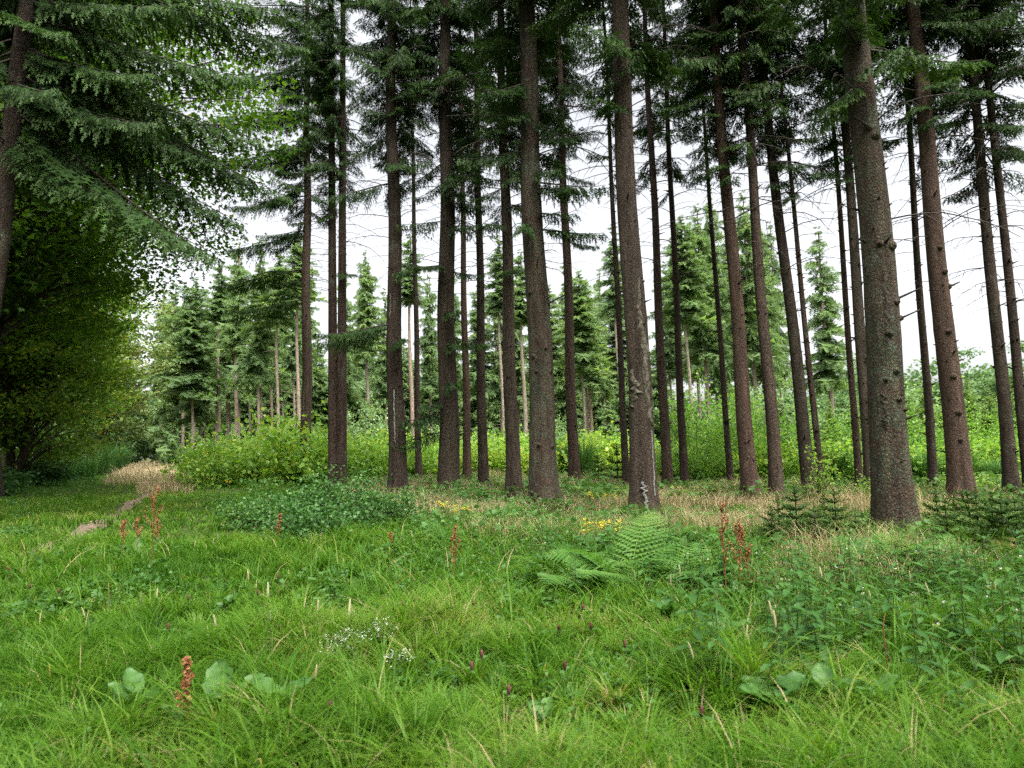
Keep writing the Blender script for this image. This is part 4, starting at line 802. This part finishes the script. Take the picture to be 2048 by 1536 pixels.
# ------------------------------------------------------------------ grass and ground cover
def wedge(n, y0, y1, r, m=.86, pad=.8):
    """uniform points over the part of the plan the camera could see between two depths"""
    y = np.sqrt(y0 ** 2 + r.random(n) * (y1 ** 2 - y0 ** 2)); x = (r.random(n) * 2 - 1) * (m * y + pad); return x, y
def grass_field():
    g = G(); r = rs(7001)
    def layer(n, y0, y1, w, hm, segs, keep):
        x, y = wedge(n, y0, y1, r); s = s_row(x, y); k = keep(x, y, s) & off_fern(x, y) & (r.random(len(x)) < np.clip(.25 + 1.5 * vnoise(x, y, .35, 3), 0, 1)) & (path_dist(x, y) > (-.15 + .75 * vnoise(x, y, .8, 16)) * (.4 + .8 * r.random(len(x)))); x, y, s = x[k], y[k], s[k]; n = len(x)
        cl = vnoise(x, y, .55, 11); big = vnoise(x, y, 2.3, 12); h = hm * (.45 + .9 * cl) * (.7 + .6 * r.random(n)) * (.8 + .5 * big)
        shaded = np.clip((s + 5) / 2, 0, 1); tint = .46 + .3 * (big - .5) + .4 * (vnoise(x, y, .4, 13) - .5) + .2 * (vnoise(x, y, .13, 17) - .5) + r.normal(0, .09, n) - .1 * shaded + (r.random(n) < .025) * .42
        az = 6.283 * vnoise(x, y, 1.2, 14) * 1.6 + r.normal(0, .8, n)
        # gather most blades into tufts that fan out from a common foot
        tu = r.random(n) < .72; cell = w * 17; ix, iy = np.floor(x / cell), np.floor(y / cell); hsh = np.sin(ix * 127.1 + iy * 311.7) * 43758.5; jx = (hsh - np.floor(hsh)); hs2 = np.sin(ix * 269.5 + iy * 183.3) * 24634.6; jy = hs2 - np.floor(hs2)
        cx, cyy = (ix + .2 + .6 * jx) * cell, (iy + .2 + .6 * jy) * cell; f = .42; az = np.where(tu, np.arctan2(y - cyy, x - cx) + r.normal(0, .45, n), az); x = np.where(tu, cx + (x - cx) * f, x); y = np.where(tu, cyy + (y - cyy) * f, y)
        h = h * np.where(tu, .75 + .7 * jy, .8); tint = tint + np.where(tu, .22 * (jx - .5), 0)
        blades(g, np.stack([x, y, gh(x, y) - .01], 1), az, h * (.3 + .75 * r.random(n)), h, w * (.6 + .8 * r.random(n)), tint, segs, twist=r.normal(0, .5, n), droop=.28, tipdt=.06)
    lush = lambda x, y, s: (s < -4.2 + 1.6 * (vnoise(x, y, 1.4, 15) - .5) * 2) & (x > ride_left(y) - 1)
    layer(100000, 1.5, 4.6, .0100, .25, 4, lush)
    layer(115000, 4.6, 9.5, .0130, .22, 3, lush)
    layer(110000, 9.5, 22, .016, .17, 2, lambda x, y, s: (x < ride_right(y) + .8) & (x > ride_left(y) - 2))
    layer(45000, 22, 46, .03, .2, 2, lambda x, y, s: (x < ride_right(y) + 2) & (x > ride_left(y) - 3))
    # sparse grass inside the stand and over the clearing
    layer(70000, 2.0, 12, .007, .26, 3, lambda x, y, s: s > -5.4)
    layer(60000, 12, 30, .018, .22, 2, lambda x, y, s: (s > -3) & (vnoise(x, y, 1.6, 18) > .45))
    return tag(g.build('grass', M['grass']), 'lush green grass covering the ride', kind='stuff')
grass_field()
def long_blades():
    g = G(); r = rs(7101); x, y = wedge(8000, 1.6, 9, r); k = (s_row(x, y) > -6.5) | (vnoise(x, y, 1.1, 21) > .66); x, y = x[k], y[k]; n = len(x)
    h = .30 + .3 * r.random(n); blades(g, np.stack([x, y, gh(x, y)], 1), r.random(n) * 6.28, h * (.5 + .8 * r.random(n)), h, (.009 + .006 * r.random(n)), .35 + r.normal(0, .12, n) + (r.random(n) < .08) * .5, 5, twist=r.normal(0, .6, n), droop=.4)
    return tag(g.build('tall_grass', M['grass']), 'longer arching grass blades among the lawn', kind='stuff')
long_blades()
def dry_grass():
    g = G(); r = rs(7201)
    def put(n, y0, y1, w, hm, keep, segs=2, tb=.5):
        x, y = wedge(n, y0, y1, r); k = keep(x, y, s_row(x, y)) & off_fern(x, y); x, y = x[k], y[k]; n = len(x); h = hm * (.5 + .9 * r.random(n)) * (.6 + .8 * vnoise(x, y, .8, 31))
        blades(g, np.stack([x, y, gh(x, y) - .01], 1), r.random(n) * 6.28, h * (.2 + .6 * r.random(n)), h, np.full(n, w), tb + .2 * (vnoise(x, y, 1.5, 32) - .5) + r.normal(0, .15, n), segs, twist=r.normal(0, .6, n), droop=.25)
    put(90000, 5.5, 14, .008, .36, lambda x, y, s: (s > -4.2) & (s < 3.5) & (vnoise(x, y, 1.3, 33) > .42))
    put(110000, 12, 30, .015, .42, lambda x, y, s: (x > -.27 * y) & (s > -2.5) & (s < 5.5) & (vnoise(x, y, 1.8, 34) > .3))
    put(30000, 23, 34, .02, .45, lambda x, y, s: (x < ride_right(y) - 3.2) & (x > ride_left(y) + 3.2) & (vnoise(x, y, 2, 36) > .38), 2, .6)
    put(80000, 30, 75, .03, .7, lambda x, y, s: (x < ride_right(y) - 1.0) & (x > ride_left(y) + 1.4) & (vnoise(x, y, 4, 35) > .16), 2, .62)
    put(22000, 75, 170, .09, .7, lambda x, y, s: (x < ride_right(y)) & (x > ride_left(y) + 1), 2, .62)
    for (root, B, cen, rr, Y, row) in TREEINFO:
        n = 170; a = r.random(n) * 6.28; d = rr(0.1) * 1.15 + .30 * r.random(n) ** 1.5; P = np.stack([B[0] + np.cos(a) * d, B[1] + np.sin(a) * d, np.zeros(n)], 1); P[:, 2] = gh(P[:, 0], P[:, 1]); h = .12 + .32 * r.random(n) ** 1.5
        blades(g, P, a + r.normal(0, .8, n), h * .5, h, np.full(n, .0075), .35 + r.normal(0, .25, n), 3, twist=r.normal(0, .6, n), droop=.2)
    return tag(g.build('dry_grass', M['drygrass']), 'tan dry grass under the stand and along the far ride', kind='stuff')
dry_grass()
def rosette(r, n, size, h, rad):
    g = G(); az = r.random(n) * 6.28; ra = rad * np.sqrt(r.random(n)); P = np.stack([np.cos(az) * ra, np.sin(az) * ra, h * (.4 + .6 * r.random(n))], 1); D = np.stack([np.cos(az), np.sin(az), r.normal(-.1, .3, n)], 1); g.inst(KITE, frames(D, r.normal(0, .5, n), size * (.6 + .7 * r.random(n))), P, r.normal(0, .12, n)); return g.bake()
def nettle(r, h, size, flowers=True):
    """upright stem with crossed pairs of toothed leaves and small flowers in the axils"""
    g = G(); lean = r.normal(0, .12, 2); zs = np.linspace(0, h, 5); path = np.stack([lean[0] * zs, lean[1] * zs, zs], 1); tube(g, path, np.linspace(.004, .002, 5), 3, .7, 1, cap=False)
    V = [(0, 0, 0), (-.2, .3, .04), (-.17, .62, .0), (0, 1, -.12), (.17, .62, .0), (.2, .3, .04)]; LF = G().add(V, [(0, 2, 1), (0, 3, 2), (0, 4, 3), (0, 5, 4)], .5).bake(); k = 0
    for z in np.arange(h * .25, h, .065):
        for q in (0, np.pi): 
            a = k * 1.57 + q + r.normal(0, .15); D = np.array([[np.cos(a), np.sin(a), -.15 + r.normal(0, .12)]]); s = size * (1.15 - .6 * z / h) * (.8 + .4 * r.random()); g.inst(LF, frames(D, None, np.array([s])), np.array([[lean[0] * z, lean[1] * z, z]]), r.normal(-.05, .1))
        if flowers and z > h * .6 and r.random() < .28:
            m = 3; a = r.random(m) * 6.28; D = np.stack([np.cos(a), np.sin(a), np.full(m, .4)], 1); g.inst(KITE, frames(D, r.random(m) * 3, np.full(m, .0115)), np.array([[lean[0] * z, lean[1] * z, z + .01]] * m) + D * .012, .2, 2)
            D = np.stack([np.cos(a + 1), np.sin(a + 1), np.full(m, .5)], 1); g.inst(KITE, frames(D, None, np.full(m, .026)), np.array([[lean[0] * z, lean[1] * z, z]] * m), .45, 0)
        k += 1
    return g.bake()
def herbs():
    r = rs(7301); g = G()
    ro = [rosette(r, 16, s_, h_, ra) for s_, h_, ra in ((.022, .08, .07), (.030, .12, .09), (.036, .14, .11))]
    def put(n, y0, y1, dens, sc_=1.0, bank=ro, dt=0.0):
        x, y = wedge(n, y0, y1, r); k = dens(x, y, s_row(x, y)) & off_fern(x, y); x, y = x[k], y[k]; m = len(x); v = r.integers(0, len(bank), m); R = rotz(r.random(m) * 6.28, sc_ * (.7 + .6 * r.random(m))); P = np.stack([x, y, gh(x, y)], 1); d = dt + .12 * (vnoise(x, y, .7, 41) - .5) * 2 + r.normal(0, .06, m)
        for j in range(len(bank)): g.inst(bank[j], R[v == j], P[v == j], d[v == j])
    put(2600, 1.6, 6, lambda x, y, s: vnoise(x, y, .5, 42) > .55, .9)
    put(3600, 5, 11, lambda x, y, s: (vnoise(x, y, .9, 43) > np.where(s > -6, .35, .66)), 1.2)
    put(7000, 7, 18, lambda x, y, s: (s > -4.5) & (s < -1) & (vnoise(x, y, 1.0, 44) > .42), 1.5, dt=-.05)
    put(9000, 14, 34, lambda x, y, s: (s > 2) & (vnoise(x, y, 1.4, 45) > .3), 2.4, dt=.22)
    put(2600, 14, 45, lambda x, y, s: (x < ride_left(y) + 1.2) & (x > ride_left(y) - 7), 2.4, dt=-.08)
    put(2600, 7, 16, lambda x, y, s: (s > -4.6) & (s < -.5) & (vnoise(x, y, 1.1, 46) > .5), 2.4, dt=.02)
    put(1500, 13, 24, lambda x, y, s: (s > -3) & (s < 4) & (vnoise(x, y, 1.5, 47) > .45), 3.2, dt=.08)
    for (root, B, cen, rrf, Y, row) in TREEINFO:
        m = 16; a = r.random(m) * 6.28; d = rrf(0.1) * 1.25 + .45 * r.random(m); P = np.stack([B[0] + np.cos(a) * d, B[1] + np.sin(a) * d, np.zeros(m)], 1); P[:, 2] = gh(P[:, 0], P[:, 1]); g.inst(ro[1], rotz(a, 1.2 + 1.6 * r.random(m)), P, r.normal(0, .1, m))
    tag(g.build('herb_layer', [M['herb'], M['stem']]), 'low leafy herbs and clover between the grass', kind='stuff')
    g = G(); nb = [nettle(r, h, .10) for h in (.34, .42, .5, .38, .46)]; nb2 = [nettle(r, h, .11, False) for h in (.3, .45, .38)]
    def put2(n, y0, y1, dens, bank, sc_=1.0, dt=0.0):
        x, y = wedge(n, y0, y1, r); k = dens(x, y, s_row(x, y)) & off_fern(x, y); x, y = x[k], y[k]; m = len(x); v = r.integers(0, len(bank), m); R = rotz(r.random(m) * 6.28, sc_ * (.7 + .5 * r.random(m))); P = np.stack([x, y, gh(x, y)], 1); d = dt + r.normal(0, .06, m)
        for j in range(len(bank)): g.inst(bank[j], R[v == j], P[v == j], d[v == j])
    put2(1900, 3.2, 9, lambda x, y, s: (s > -5.6) & (s < -2.4) & ((y < 6.3) | (x < 2.6)) & (x > .2) & (vnoise(x, y, .8, 51) > .42 - .12 * (x > 2)), nb)
    put2(900, 2.6, 6, lambda x, y, s: (s > -6.4) & (x > .9) & (vnoise(x, y, .7, 52) > .42), nb2, 1.15, -.02)
    put2(1700, 7, 20, lambda x, y, s: (s > -6) & (s < -2.0) & (x < .5) & (vnoise(x, y, 1.3, 53) > .48), nb2, 1.1)
    put2(500, 6, 12, lambda x, y, s: (s > -4.6) & (s < -2.6) & (x < 1.5), nb, .8)
    put2(260, 2.2, 6, lambda x, y, s: (x < 2) & (vnoise(x, y, .6, 54) > .55), nb2, .55, .05)
    tag(g.build('nettle_bed', [M['herb'], M['stem'], M['white']]), 'bed of broad-leaved nettles with tiny white flowers', kind='stuff')
herbs()

# leafy bramble mass left of centre, and other undergrowth bushes within the stand
for k, (x, yt, Y, H, lb) in enumerate([(600, 958, 10.4, .9, 'dense dark green raspberry bush at the ride edge before the double trunk'), (680, 962, 11.0, .9, 'raspberry bush directly in front of the double trunk'), (540, 985, 11.2, .8, 'outermost raspberry bush, left end of the dark green clump'), (745, 985, 9.8, .7, 'lower raspberry bush at the foot of the resin-streaked trunk'), (630, 1010, 9.0, .6, 'front raspberry bush of the dark green clump, reaching the lawn')]):
    B = gpt(x, Y); H = at(x, yt, Y)[2]; me = shrub_mesh(700 + k, max(H, .5) * (1.05 + .25 * (k % 2)), .8, .045, 3800, .33 + .05 * (k % 3), 'herb'); o = link('raspberry_bush', me, None, B); tag(o, lb, 'bush', 'raspberry bushes before the double trunk')
for k, (x, yt, Y, lb) in enumerate([(1625, 875, 12.9, 'small birch sapling with light leaves across the dark red trunk'), (1735, 935, 12.5, 'tiny leafy birch sapling between the biggest trunk and its thin neighbours')]):
    B = gpt(x, Y); H = at(x, yt, Y)[2]; me = shrub_mesh(720 + k, H, .42, .05, 420, .68); o = link('birch_sapling', me, None, B); tag(o, lb, 'sapling')
for k, (x, yt, Y) in enumerate([(60, 905, 31), (105, 918, 31), (140, 915, 38), (20, 930, 26), (165, 912, 46), (-20, 940, 22)]):
    B = gpt(x, Y); H = max(.6, at(x, yt, Y)[2]); me = shrub_mesh(740 + k, H, 1.2, .11, 2400, .3, 'herb'); o = link('dark_shrub', me, None, B); tag(o, f'{ordw(k)} dark shrub built up under the left maples'.replace('built up ', ''), 'shrub', 'dark shrubs under the left maples')

# ------------------------------------------------------------------ ferns
def frond(seed, Lf=.75):
    r = rs(seed); g = G(); n = 18; t = np.linspace(0, 1, 12); ax = np.stack([np.zeros(12), Lf * .85 * t, Lf * (0.95 * t - .50 * t ** 2.3)], 1); tube(g, ax, np.linspace(.004, .001, 12), 3, .75, 0, cap=False)
    V = [(0, 0, 0)]; T = []; m = 7
    for k in range(m):
        y = k / m; w = .15 * (1 - y) ** .8 + .015
        for s in (-1, 1): b = len(V); V += [(0, y - .02, 0), (0, y + .15, 0), (s * w, y + .14, -.02 - .04 * y)]; T.append((b, b + 1, b + 2))
    pin = G().add(V, T, .5).bake(); D, P, S = [], [], []
    for k in range(n):
        f = .12 + .86 * k / n; b = np.array([np.interp(f, t, ax[:, j]) for j in range(3)]); tg = norm(np.array([[0, .78, 1.05 - 1.26 * f ** 1.3]]))[0]; l = Lf * .28 * math.sin(math.pi * min(1, (f - .02)) ** .72) + .01
        for s in (-1, 1): D.append(np.array([s * .95, 0, -.1]) + tg * .4 + r.normal(0, .04, 3)); P.append(b); S.append(l)
    D = np.array(D); g.inst(pin, frames(D, None, np.array(S)), np.array(P), r.normal(0, .08, len(D))); return g.mesh('frond', [M['fern']])
FROND = [frond(650 + k, .75) for k in range(3)]
def fern(x, y, H, label, nf=9, seed=0):
    B = ground(x, y); B[2] = gh(B[0], B[1]); r = rs(660 + seed); t = thing('fern', B, label, 'fern', 'ferns on the forest edge')
    for k in range(nf):
        o = link('frond', FROND[k % 3], t); o.rotation_euler = (.6 * r.random() - .25, r.normal(0, .22), k * 6.283 / nf + r.normal(0, .2)); s = H / .54 * (.7 + .5 * r.random()); o.scale = (s,) * 3
for k, a in enumerate(FERNS): fern(*a[:4], nf=a[4], seed=k)

# ------------------------------------------------------------------ docks, timothy, ragwort and other single plants
def dock_meshes(seed, H, green=False):
    r = rs(seed); g = G(); zs = np.linspace(0, H, 8); lean = r.normal(0, .06, 2); path = np.stack([lean[0] * zs, lean[1] * zs, zs], 1); tube(g, path, np.linspace(.0055, .0025, 8), 5, .5)
    heads = []
    for z in np.linspace(H * .45, H * .9, 6):
        a = r.random() * 6.28; l = H * .3 * (1.2 - z / H); q = np.array([lean[0] * z, lean[1] * z, z]) + np.outer(np.linspace(0, 1, 5), [np.cos(a) * .5, np.sin(a) * .5, 1]) * l; tube(g, q, np.linspace(.003, .0015, 5), 3, .5, cap=False); heads.append(q)
    heads.append(path[4:])
    h = G()
    for q in heads:
        m = 46; t = r.random(m); c = np.stack([np.interp(t, np.linspace(0, 1, len(q)), q[:, j]) for j in range(3)], 1) + r.normal(0, .007, (m, 3)); D = r.normal(0, 1, (m, 3)); h.inst(KITE, frames(D, r.random(m) * 6, .014 * (.7 + .6 * r.random(m))), c, r.normal(0, .25, m))
    return g.mesh('stem', [M['redstem']], True), h.mesh('seed_head', [M['rust']])
def dock_leaf(seed, L_, w=.3):
    n = 15; t = np.linspace(0, 1, n); r = rs(seed); prof = np.sin(np.pi * np.clip(t, 0, 1) ** .8) ** .7 * w * (1 + r.normal(0, .05, n)); prof[0] = .02; prof[-1] = .01; V = []; tn = []
    for k in range(n):
        wv = .035 * math.sin(k * 1.3 + seed); rb = .014 * (k % 2); V += [(-prof[k], t[k] + .03, .11 + wv + rb), (0, t[k], 0), (prof[k], t[k] + .03, .11 - wv + rb)]; tn += [.40 + .14 * (k % 2), .68, .40 + .14 * (k % 2)]
    V = np.array(V); V[:, 2] += .25 * np.repeat(t, 3) - .35 * np.repeat(t, 3) ** 2.5; T = []
    for k in range(n - 1):
        for j in range(2): a = 3 * k + j; T += [(a, a + 3, a + 4), (a, a + 4, a + 1)]
    return G().add(V * L_, T, tn).mesh('leaf', [M['herb']], True)
DL = [dock_leaf(k, .24, .22) for k in range(2)]
def dock(x, y, H, label, seed, leaves=3, rz=0, lsz=1.0):
    B = ground(x, y); B[2] = gh(B[0], B[1]); t = thing('dock_plant', B, label, 'plant', 'dock plants with rusty seed heads', rz); a, b = dock_meshes(seed, H); link('stem', a, t); link('seed_head', b, t); r = rs(seed)
    for k in range(leaves):
        o = link('leaf', DL[k % 2], t, (0, 0, .03)); o.rotation_euler = (.5 + .5 * r.random(), 0, k * 2.2 + r.random()); o.scale = (lsz * (.7 + .4 * r.random()),) * 3
dock(378, 1530, .42, 'rusty drooping dock stalk with broad green leaves, nearest of all', 1, 4, 2.9, 1.0)
dock(245, 1130, .5, 'rusty dock stalk beside the path, left of its taller neighbour', 2, 2); dock(300, 1165, .95, 'tall thin dock stalk with pinkish seed spires beside the path', 3, 3); dock(275, 1120, .5, 'short dark red dock stalk between two taller ones by the path', 4, 1); dock(318, 1110, .45, 'dock stalk right behind the tall one by the path', 5, 1)
dock(905, 1185, .62, 'thin rusty dock stalk standing alone in mid grass', 6, 2); dock(1455, 1225, .85, 'tall orange-rust dock stalk in front of the knotty trunks', 7, 3); dock(1505, 1205, .62, 'shorter rust dock stalk right beside the tall orange one', 8, 2)
dock(560, 1115, .5, 'rusty dock stalk within the raspberry clump', 9, 1); dock(1480, 1215, .7, 'middle dock stalk of the orange-rust trio', 17, 2); dock(785, 1120, .3, 'small brown dock tuft behind the clover, below the streaked trunk', 18, 1)
def timothy(seed):
    r = rs(seed); H = .42; zs = np.linspace(0, 1, 7); b = r.normal(0, .1); path = np.stack([b * zs ** 2 * H, 0 * zs, zs * H], 1); g = G(); tube(g, path[:6], .0016, 3, .5, cap=False); h = G(); q = path[-1] + np.outer(np.linspace(-.55, .45, 7), path[-1] - path[-2]) * 1.0
    tube(h, q, [.002, .005, .0056, .0056, .0052, .0042, .0015], 7, r.random()); return g.mesh('stem', [M['stem']]), h.mesh('seed_head', [M['timothy']], True)
TI = [timothy(k + 30) for k in range(4)]
tims = [(418, 1105), (432, 1110), (385, 1100), (500, 1230), (540, 1285), (305, 1245), (535, 1265), (690, 1330), (270, 1275), (1280, 1240), (1342, 1215), (1368, 1215), (1568, 1305), (1572, 1370), (1660, 1190), (1760, 1240), (1885, 1235), (1895, 1245), (1960, 1160), (2000, 1215), (1420, 1425), (1500, 1320), (630, 1270), (185, 1258), (1830, 1210), (620, 1450), (1700, 1215), (440, 1300)]
tims.sort()
for k, (x, y) in enumerate(tims):
    p = ground(x, y + 70 + 25 * (y > 1250)); p[2] = gh(p[0], p[1]); r = rs(k); t = thing('timothy_stalk', p, f'{ordw(k)} pale timothy seed head from the left in the grass', 'grass stalk', 'timothy seed heads standing in the grass', r.random() * 6, .8 + .35 * r.random())
    link('stem', TI[k % 4][0], t); link('seed_head', TI[k % 4][1], t)
def ragwort(x, y, H, label, seed):
    B = ground(x, y); r = rs(seed); t = thing('ragwort', B, label, 'flower', 'yellow flowers at the forest edge'); g = G(); f = G(); tube(g, np.array([[0, 0, 0], [0, 0, H * .6], [.01, 0, H * .8]]), [.004, .003, .002], 4, .5, 0)
    for k in range(9):
        a = r.random() * 6.28; q = np.array([0, 0, H * (.6 + .2 * r.random())]) + np.outer([0, .5, 1], [np.cos(a) * .1, np.sin(a) * .1, .12 + .05 * r.random()]); tube(g, q, .0015, 3, .5, 0, cap=False); m = 9; D = r.normal(0, 1, (m, 3)); D[:, 2] = .2; f = G()
        f.inst(KITE, frames(D, None, np.full(m, .026)), np.repeat(q[-1:], m, 0) + r.normal(0, .012, (m, 3)), r.normal(0, .3, m)); f.build('flower_head', M['yellow'], t)
    for k in range(8): a = k * 2.4; g.inst(KITE, frames(np.array([[np.cos(a), np.sin(a), .2]]), None, np.array([[.06, .11, .1]])), np.array([[0, 0, H * (.1 + .06 * k)]]), 0, 1)
    g.build('stem', [M['stem'], M['herb']], t)
for k, a in enumerate([(790, 1050, .42, 'small yellow flower cluster before the resin-streaked trunk'), (885, 1075, .45, 'yellow ragwort left of the rusty stalk below the stout trunk'), (925, 1080, .42, 'yellow ragwort right of the rusty stalk below the stout trunk'), (1190, 1030, .35, 'pale yellow flowers between lichen-green and wounded trunks, left one'), (1222, 1035, .35, 'pale yellow flowers between lichen-green and wounded trunks, right one'), (1190, 1130, .4, 'yellow leaves and flowers just above the big fern, left one'), (1225, 1125, .38, 'yellow leaves and flowers just above the big fern, right one'), (455, 990, .4, 'far yellow flower clump by the dry grass of the ride')]): ragwort(*a, seed=40 + k)
def panicle(x, y, H, label, seed):
    B = ground(x, y); B[2] = gh(B[0], B[1]); r = rs(seed); t = thing('panicle_stalk', B, label, 'grass stalk', 'airy white seed panicles'); g = G(); f = G(); tube(g, np.array([[0, 0, 0], [0, .01, H * .6], [.02, 0, H]]), [.002, .0015, .001], 3, .5, cap=False)
    for k in range(26):
        z = H * (.62 + .38 * r.random()); a = r.random() * 6.28; l = .09 * (1.15 - (z / H - .6) * 2); q = np.array([.01, 0, z]) + np.outer([0, .5, 1], [np.cos(a) * l, np.sin(a) * l, l * .5]); tube(g, q, .0006, 3, .5, cap=False); m = 4; f.inst(KITE, frames(r.normal(0, 1, (m, 3)), None, np.full(m, .0065)), np.repeat(q[-1:], m, 0) + r.normal(0, .008, (m, 3)), 0.)
    g.build('stem', M['stem'], t); f.build('seed_head', M['white'], t)
for k, a in enumerate([(765, 1375, .34, 'largest airy white seed panicle in the lawn'), (705, 1385, .30, 'pinkish white seed panicle left of the largest one'), (668, 1390, .28, 'small white seed panicle, left of the three'), (795, 1400, .2, 'lowest white seed panicle below the largest')]): panicle(*a, seed=50 + k)
# selfheal and clover heads
def selfheal_meshes():
    r = rs(3); g = G(); tube(g, np.array([[0, 0, 0], [0, 0, .16]]), [.002, .0015], 3, .5, 0, cap=False)
    for a in (0, 3.14): g.inst(KITE, frames(np.array([[math.cos(a), math.sin(a), .1]]), None, np.array([[.03, .05, .05]])), np.array([[0, 0, .15]]), .1, 1)
    h = G(); tube(h, np.array([[0, 0, .155], [0, 0, .16], [0, 0, .175], [0, 0, .188], [0, 0, .192]]), [.003, .0075, .008, .0065, .002], 7, .25); return g.mesh('stem', [M['stem'], M['herb']]), h.mesh('flower_head', [M['purple']], True)
SM = selfheal_meshes()
sh_px = [(57, 1200), (15, 1160), (335, 1295), (375, 1230), (556, 1175), (530, 1245), (515, 1215), (806, 1235), (838, 1222), (876, 1230), (950, 1235), (945, 1400), (965, 1370), (1168, 1245), (1185, 1295), (1133, 1400), (1253, 1340), (1120, 1300), (850, 1275), (560, 1300), (115, 1210), (660, 1500), (530, 1510), (1410, 1525), (1020, 1460), (700, 1185)]
for k, (x, y) in enumerate(sorted(sh_px)):
    p = ground(x, y + 30); p[2] = gh(p[0], p[1]); t = thing('selfheal_flower', p, f'{ordw(k)} dark red selfheal head from the left in the lawn', 'flower', 'dark red selfheal heads in the lawn', k * 1.1, 1.15); link('stem', SM[0], t); link('flower_head', SM[1], t)
# broad leaf plants in front
def leafy(x, y, n, sz, label, seed, tint=.6):
    B = ground(x, y); B[2] = gh(B[0], B[1]); r = rs(seed); t = thing('broad_leaf_plant', B, label, 'plant', 'broad-leaved plants in the near grass')
    for k in range(n): o = link('leaf', DL[k % 2], t, (0, 0, .10 + .08 * r.random())); o.rotation_euler = (.3 + .5 * r.random(), r.normal(0, .2), k * 2.4 + r.random()); s = 1.25 * sz * (.7 + .5 * r.random()); o.scale = (s * 1.35, s, s)
for k, a in enumerate([(1560, 1500, 5, .6, 'large crinkled leaves at the lower right among grass'), (1650, 1470, 5, .55, 'rounded broad leaves beside the large crinkled ones'), (265, 1490, 4, .6, 'round leaves at the lower left near the rusty stalk'), (560, 1490, 4, .6, 'greyish broad leaves right of the nearest rusty stalk'), (450, 1490, 3, .7, 'upright pale tongue-shaped leaf next to the nearest rusty stalk'), (1090, 1515, 3, .34, 'pointed leaf alone in grass at the bottom centre'), (1340, 1290, 6, .5, 'yellow-green leaves in front of the right fern'), (1460, 1330, 6, .5, 'yellow-green leafy stalk in the right grass'), (1760, 1480, 5, .55, 'dark broad leaves under the nettle bed'), (450, 1265, 7, .42, 'mint-like leaf patch in the left lawn'), (1330, 1235, 6, .4, 'bright upright leaves right before the big fern')]): leafy(*a, seed=80 + k)
def red_stalk():
    B = ground(1778, 1400); t = thing('dead_stalk', B, 'straight orange-brown dead stalk with two pale leaves, lower right', 'plant'); g = G(); tube(g, np.array([[0, 0, 0], [.005, 0, .2], [0, 0, .36], [.015, 0, .42]]), [.004, .0035, .0028, .001], 5, .5); g.build('stem', M['redstem'], t, True)
    for a, z in ((0.2, .16), (3.0, .18)): o = link('leaf', DL[0], t, (0, 0, z)); o.rotation_euler = (-.3, 0, a - 1.57); o.scale = (.4,) * 3
red_stalk()
def stump():
    B = ground(1995, 1118); r = rs(4); n, m = 14, 20; th = np.linspace(0, np.pi / 2, n); ph = np.linspace(0, 2 * np.pi, m, endpoint=False); Th, Ph = np.meshgrid(th, ph, indexing='ij'); R = .26 * (1 + .12 * np.sin(3 * Ph + 1) + .06 * np.sin(7 * Ph)); z = .22 * np.cos(Th) ** .45; rad = R * np.sin(Th) ** .4 if False else R * np.sin(Th) ** .6
    V = np.stack([rad * np.cos(Ph), rad * np.sin(Ph), z + .02 * np.sin(5 * Ph + 4 * Th) * np.sin(Th)], -1).reshape(-1, 3); i, j = np.meshgrid(np.arange(n - 1), np.arange(m), indexing='ij'); a = i * m + j; b = i * m + (j + 1) % m
    T = np.stack([np.stack([a, a + m, b + m], -1), np.stack([a, b + m, b], -1)], 2).reshape(-1, 3); tag(G().add(V, T).build('mossy_stump', M['moss'], loc=B, smooth=True), 'low stump covered in yellow-brown moss before the young spruces', 'stump')
stump()

def treeline():
    r = rs(8900); g = G(); n = 150; az = r.uniform(-.85, .85, n); d = r.uniform(130, 175, n); C = np.stack([np.sin(az) * d, np.cos(az) * d], 1)
    for k in range(n):
        H = 11 + 6 * r.random(); R = 4 + 2 * r.random(); m = 900; u = norm(r.normal(0, 1, (m, 3))) * (r.random((m, 1)) ** .4); P = np.stack([C[k, 0] + u[:, 0] * R, C[k, 1] + u[:, 1] * R, H * .5 + u[:, 2] * H * .5], 1); leaf_cloud(g, P, r, .8, KITE, .5, .35 + .2 * r.random(), .15)
    tag(g.build('treeline', M['fartree']), 'far-off wooded horizon closing the clearing', kind='stuff')
treeline()
def shade_wood():
    # unseen spruces added behind and left of the camera to darken the light
    r = rs(8800); g = G()
    for k, (x, y) in enumerate([(-15, -3), (-11, -8), (-6, -11), (-1, -12), (4, -13), (9, -12), (14, -9), (18, -4), (-18, 3), (-10, 1), (-13, 5.5), (-17, 9), (-22, 12), (-7, -4), (20, 2), (-3, -17), (6, -18), (-13, -14), (14, -16)]):
        z = np.linspace(-.2, 24, 8); tube(g, np.stack([x + 0 * z, y + 0 * z, z], 1), np.linspace(.24, .05, 8), 8, .5, 1); specs = []
        for q in range(150):
            zz = 4 + 19 * r.random() ** 1.1; specs.append((np.array([x, y, zz]), r.random() * 6.28, -.2 + .3 * r.random(), max(.6, 3.6 * (1 - zz / 25) ** .6 * (.6 + .5 * r.random()))))
        add_branches(g, FBANK, specs, r)
    tag(g.build('shade_woodland', [M['needle'], M['bark']]), 'dark spruce wood closing the other side of the ride', kind='stuff')
shade_wood()
print('TRIS', sum(len(m.polygons) for m in bpy.data.meshes), 'OBJ', len(bpy.data.objects))
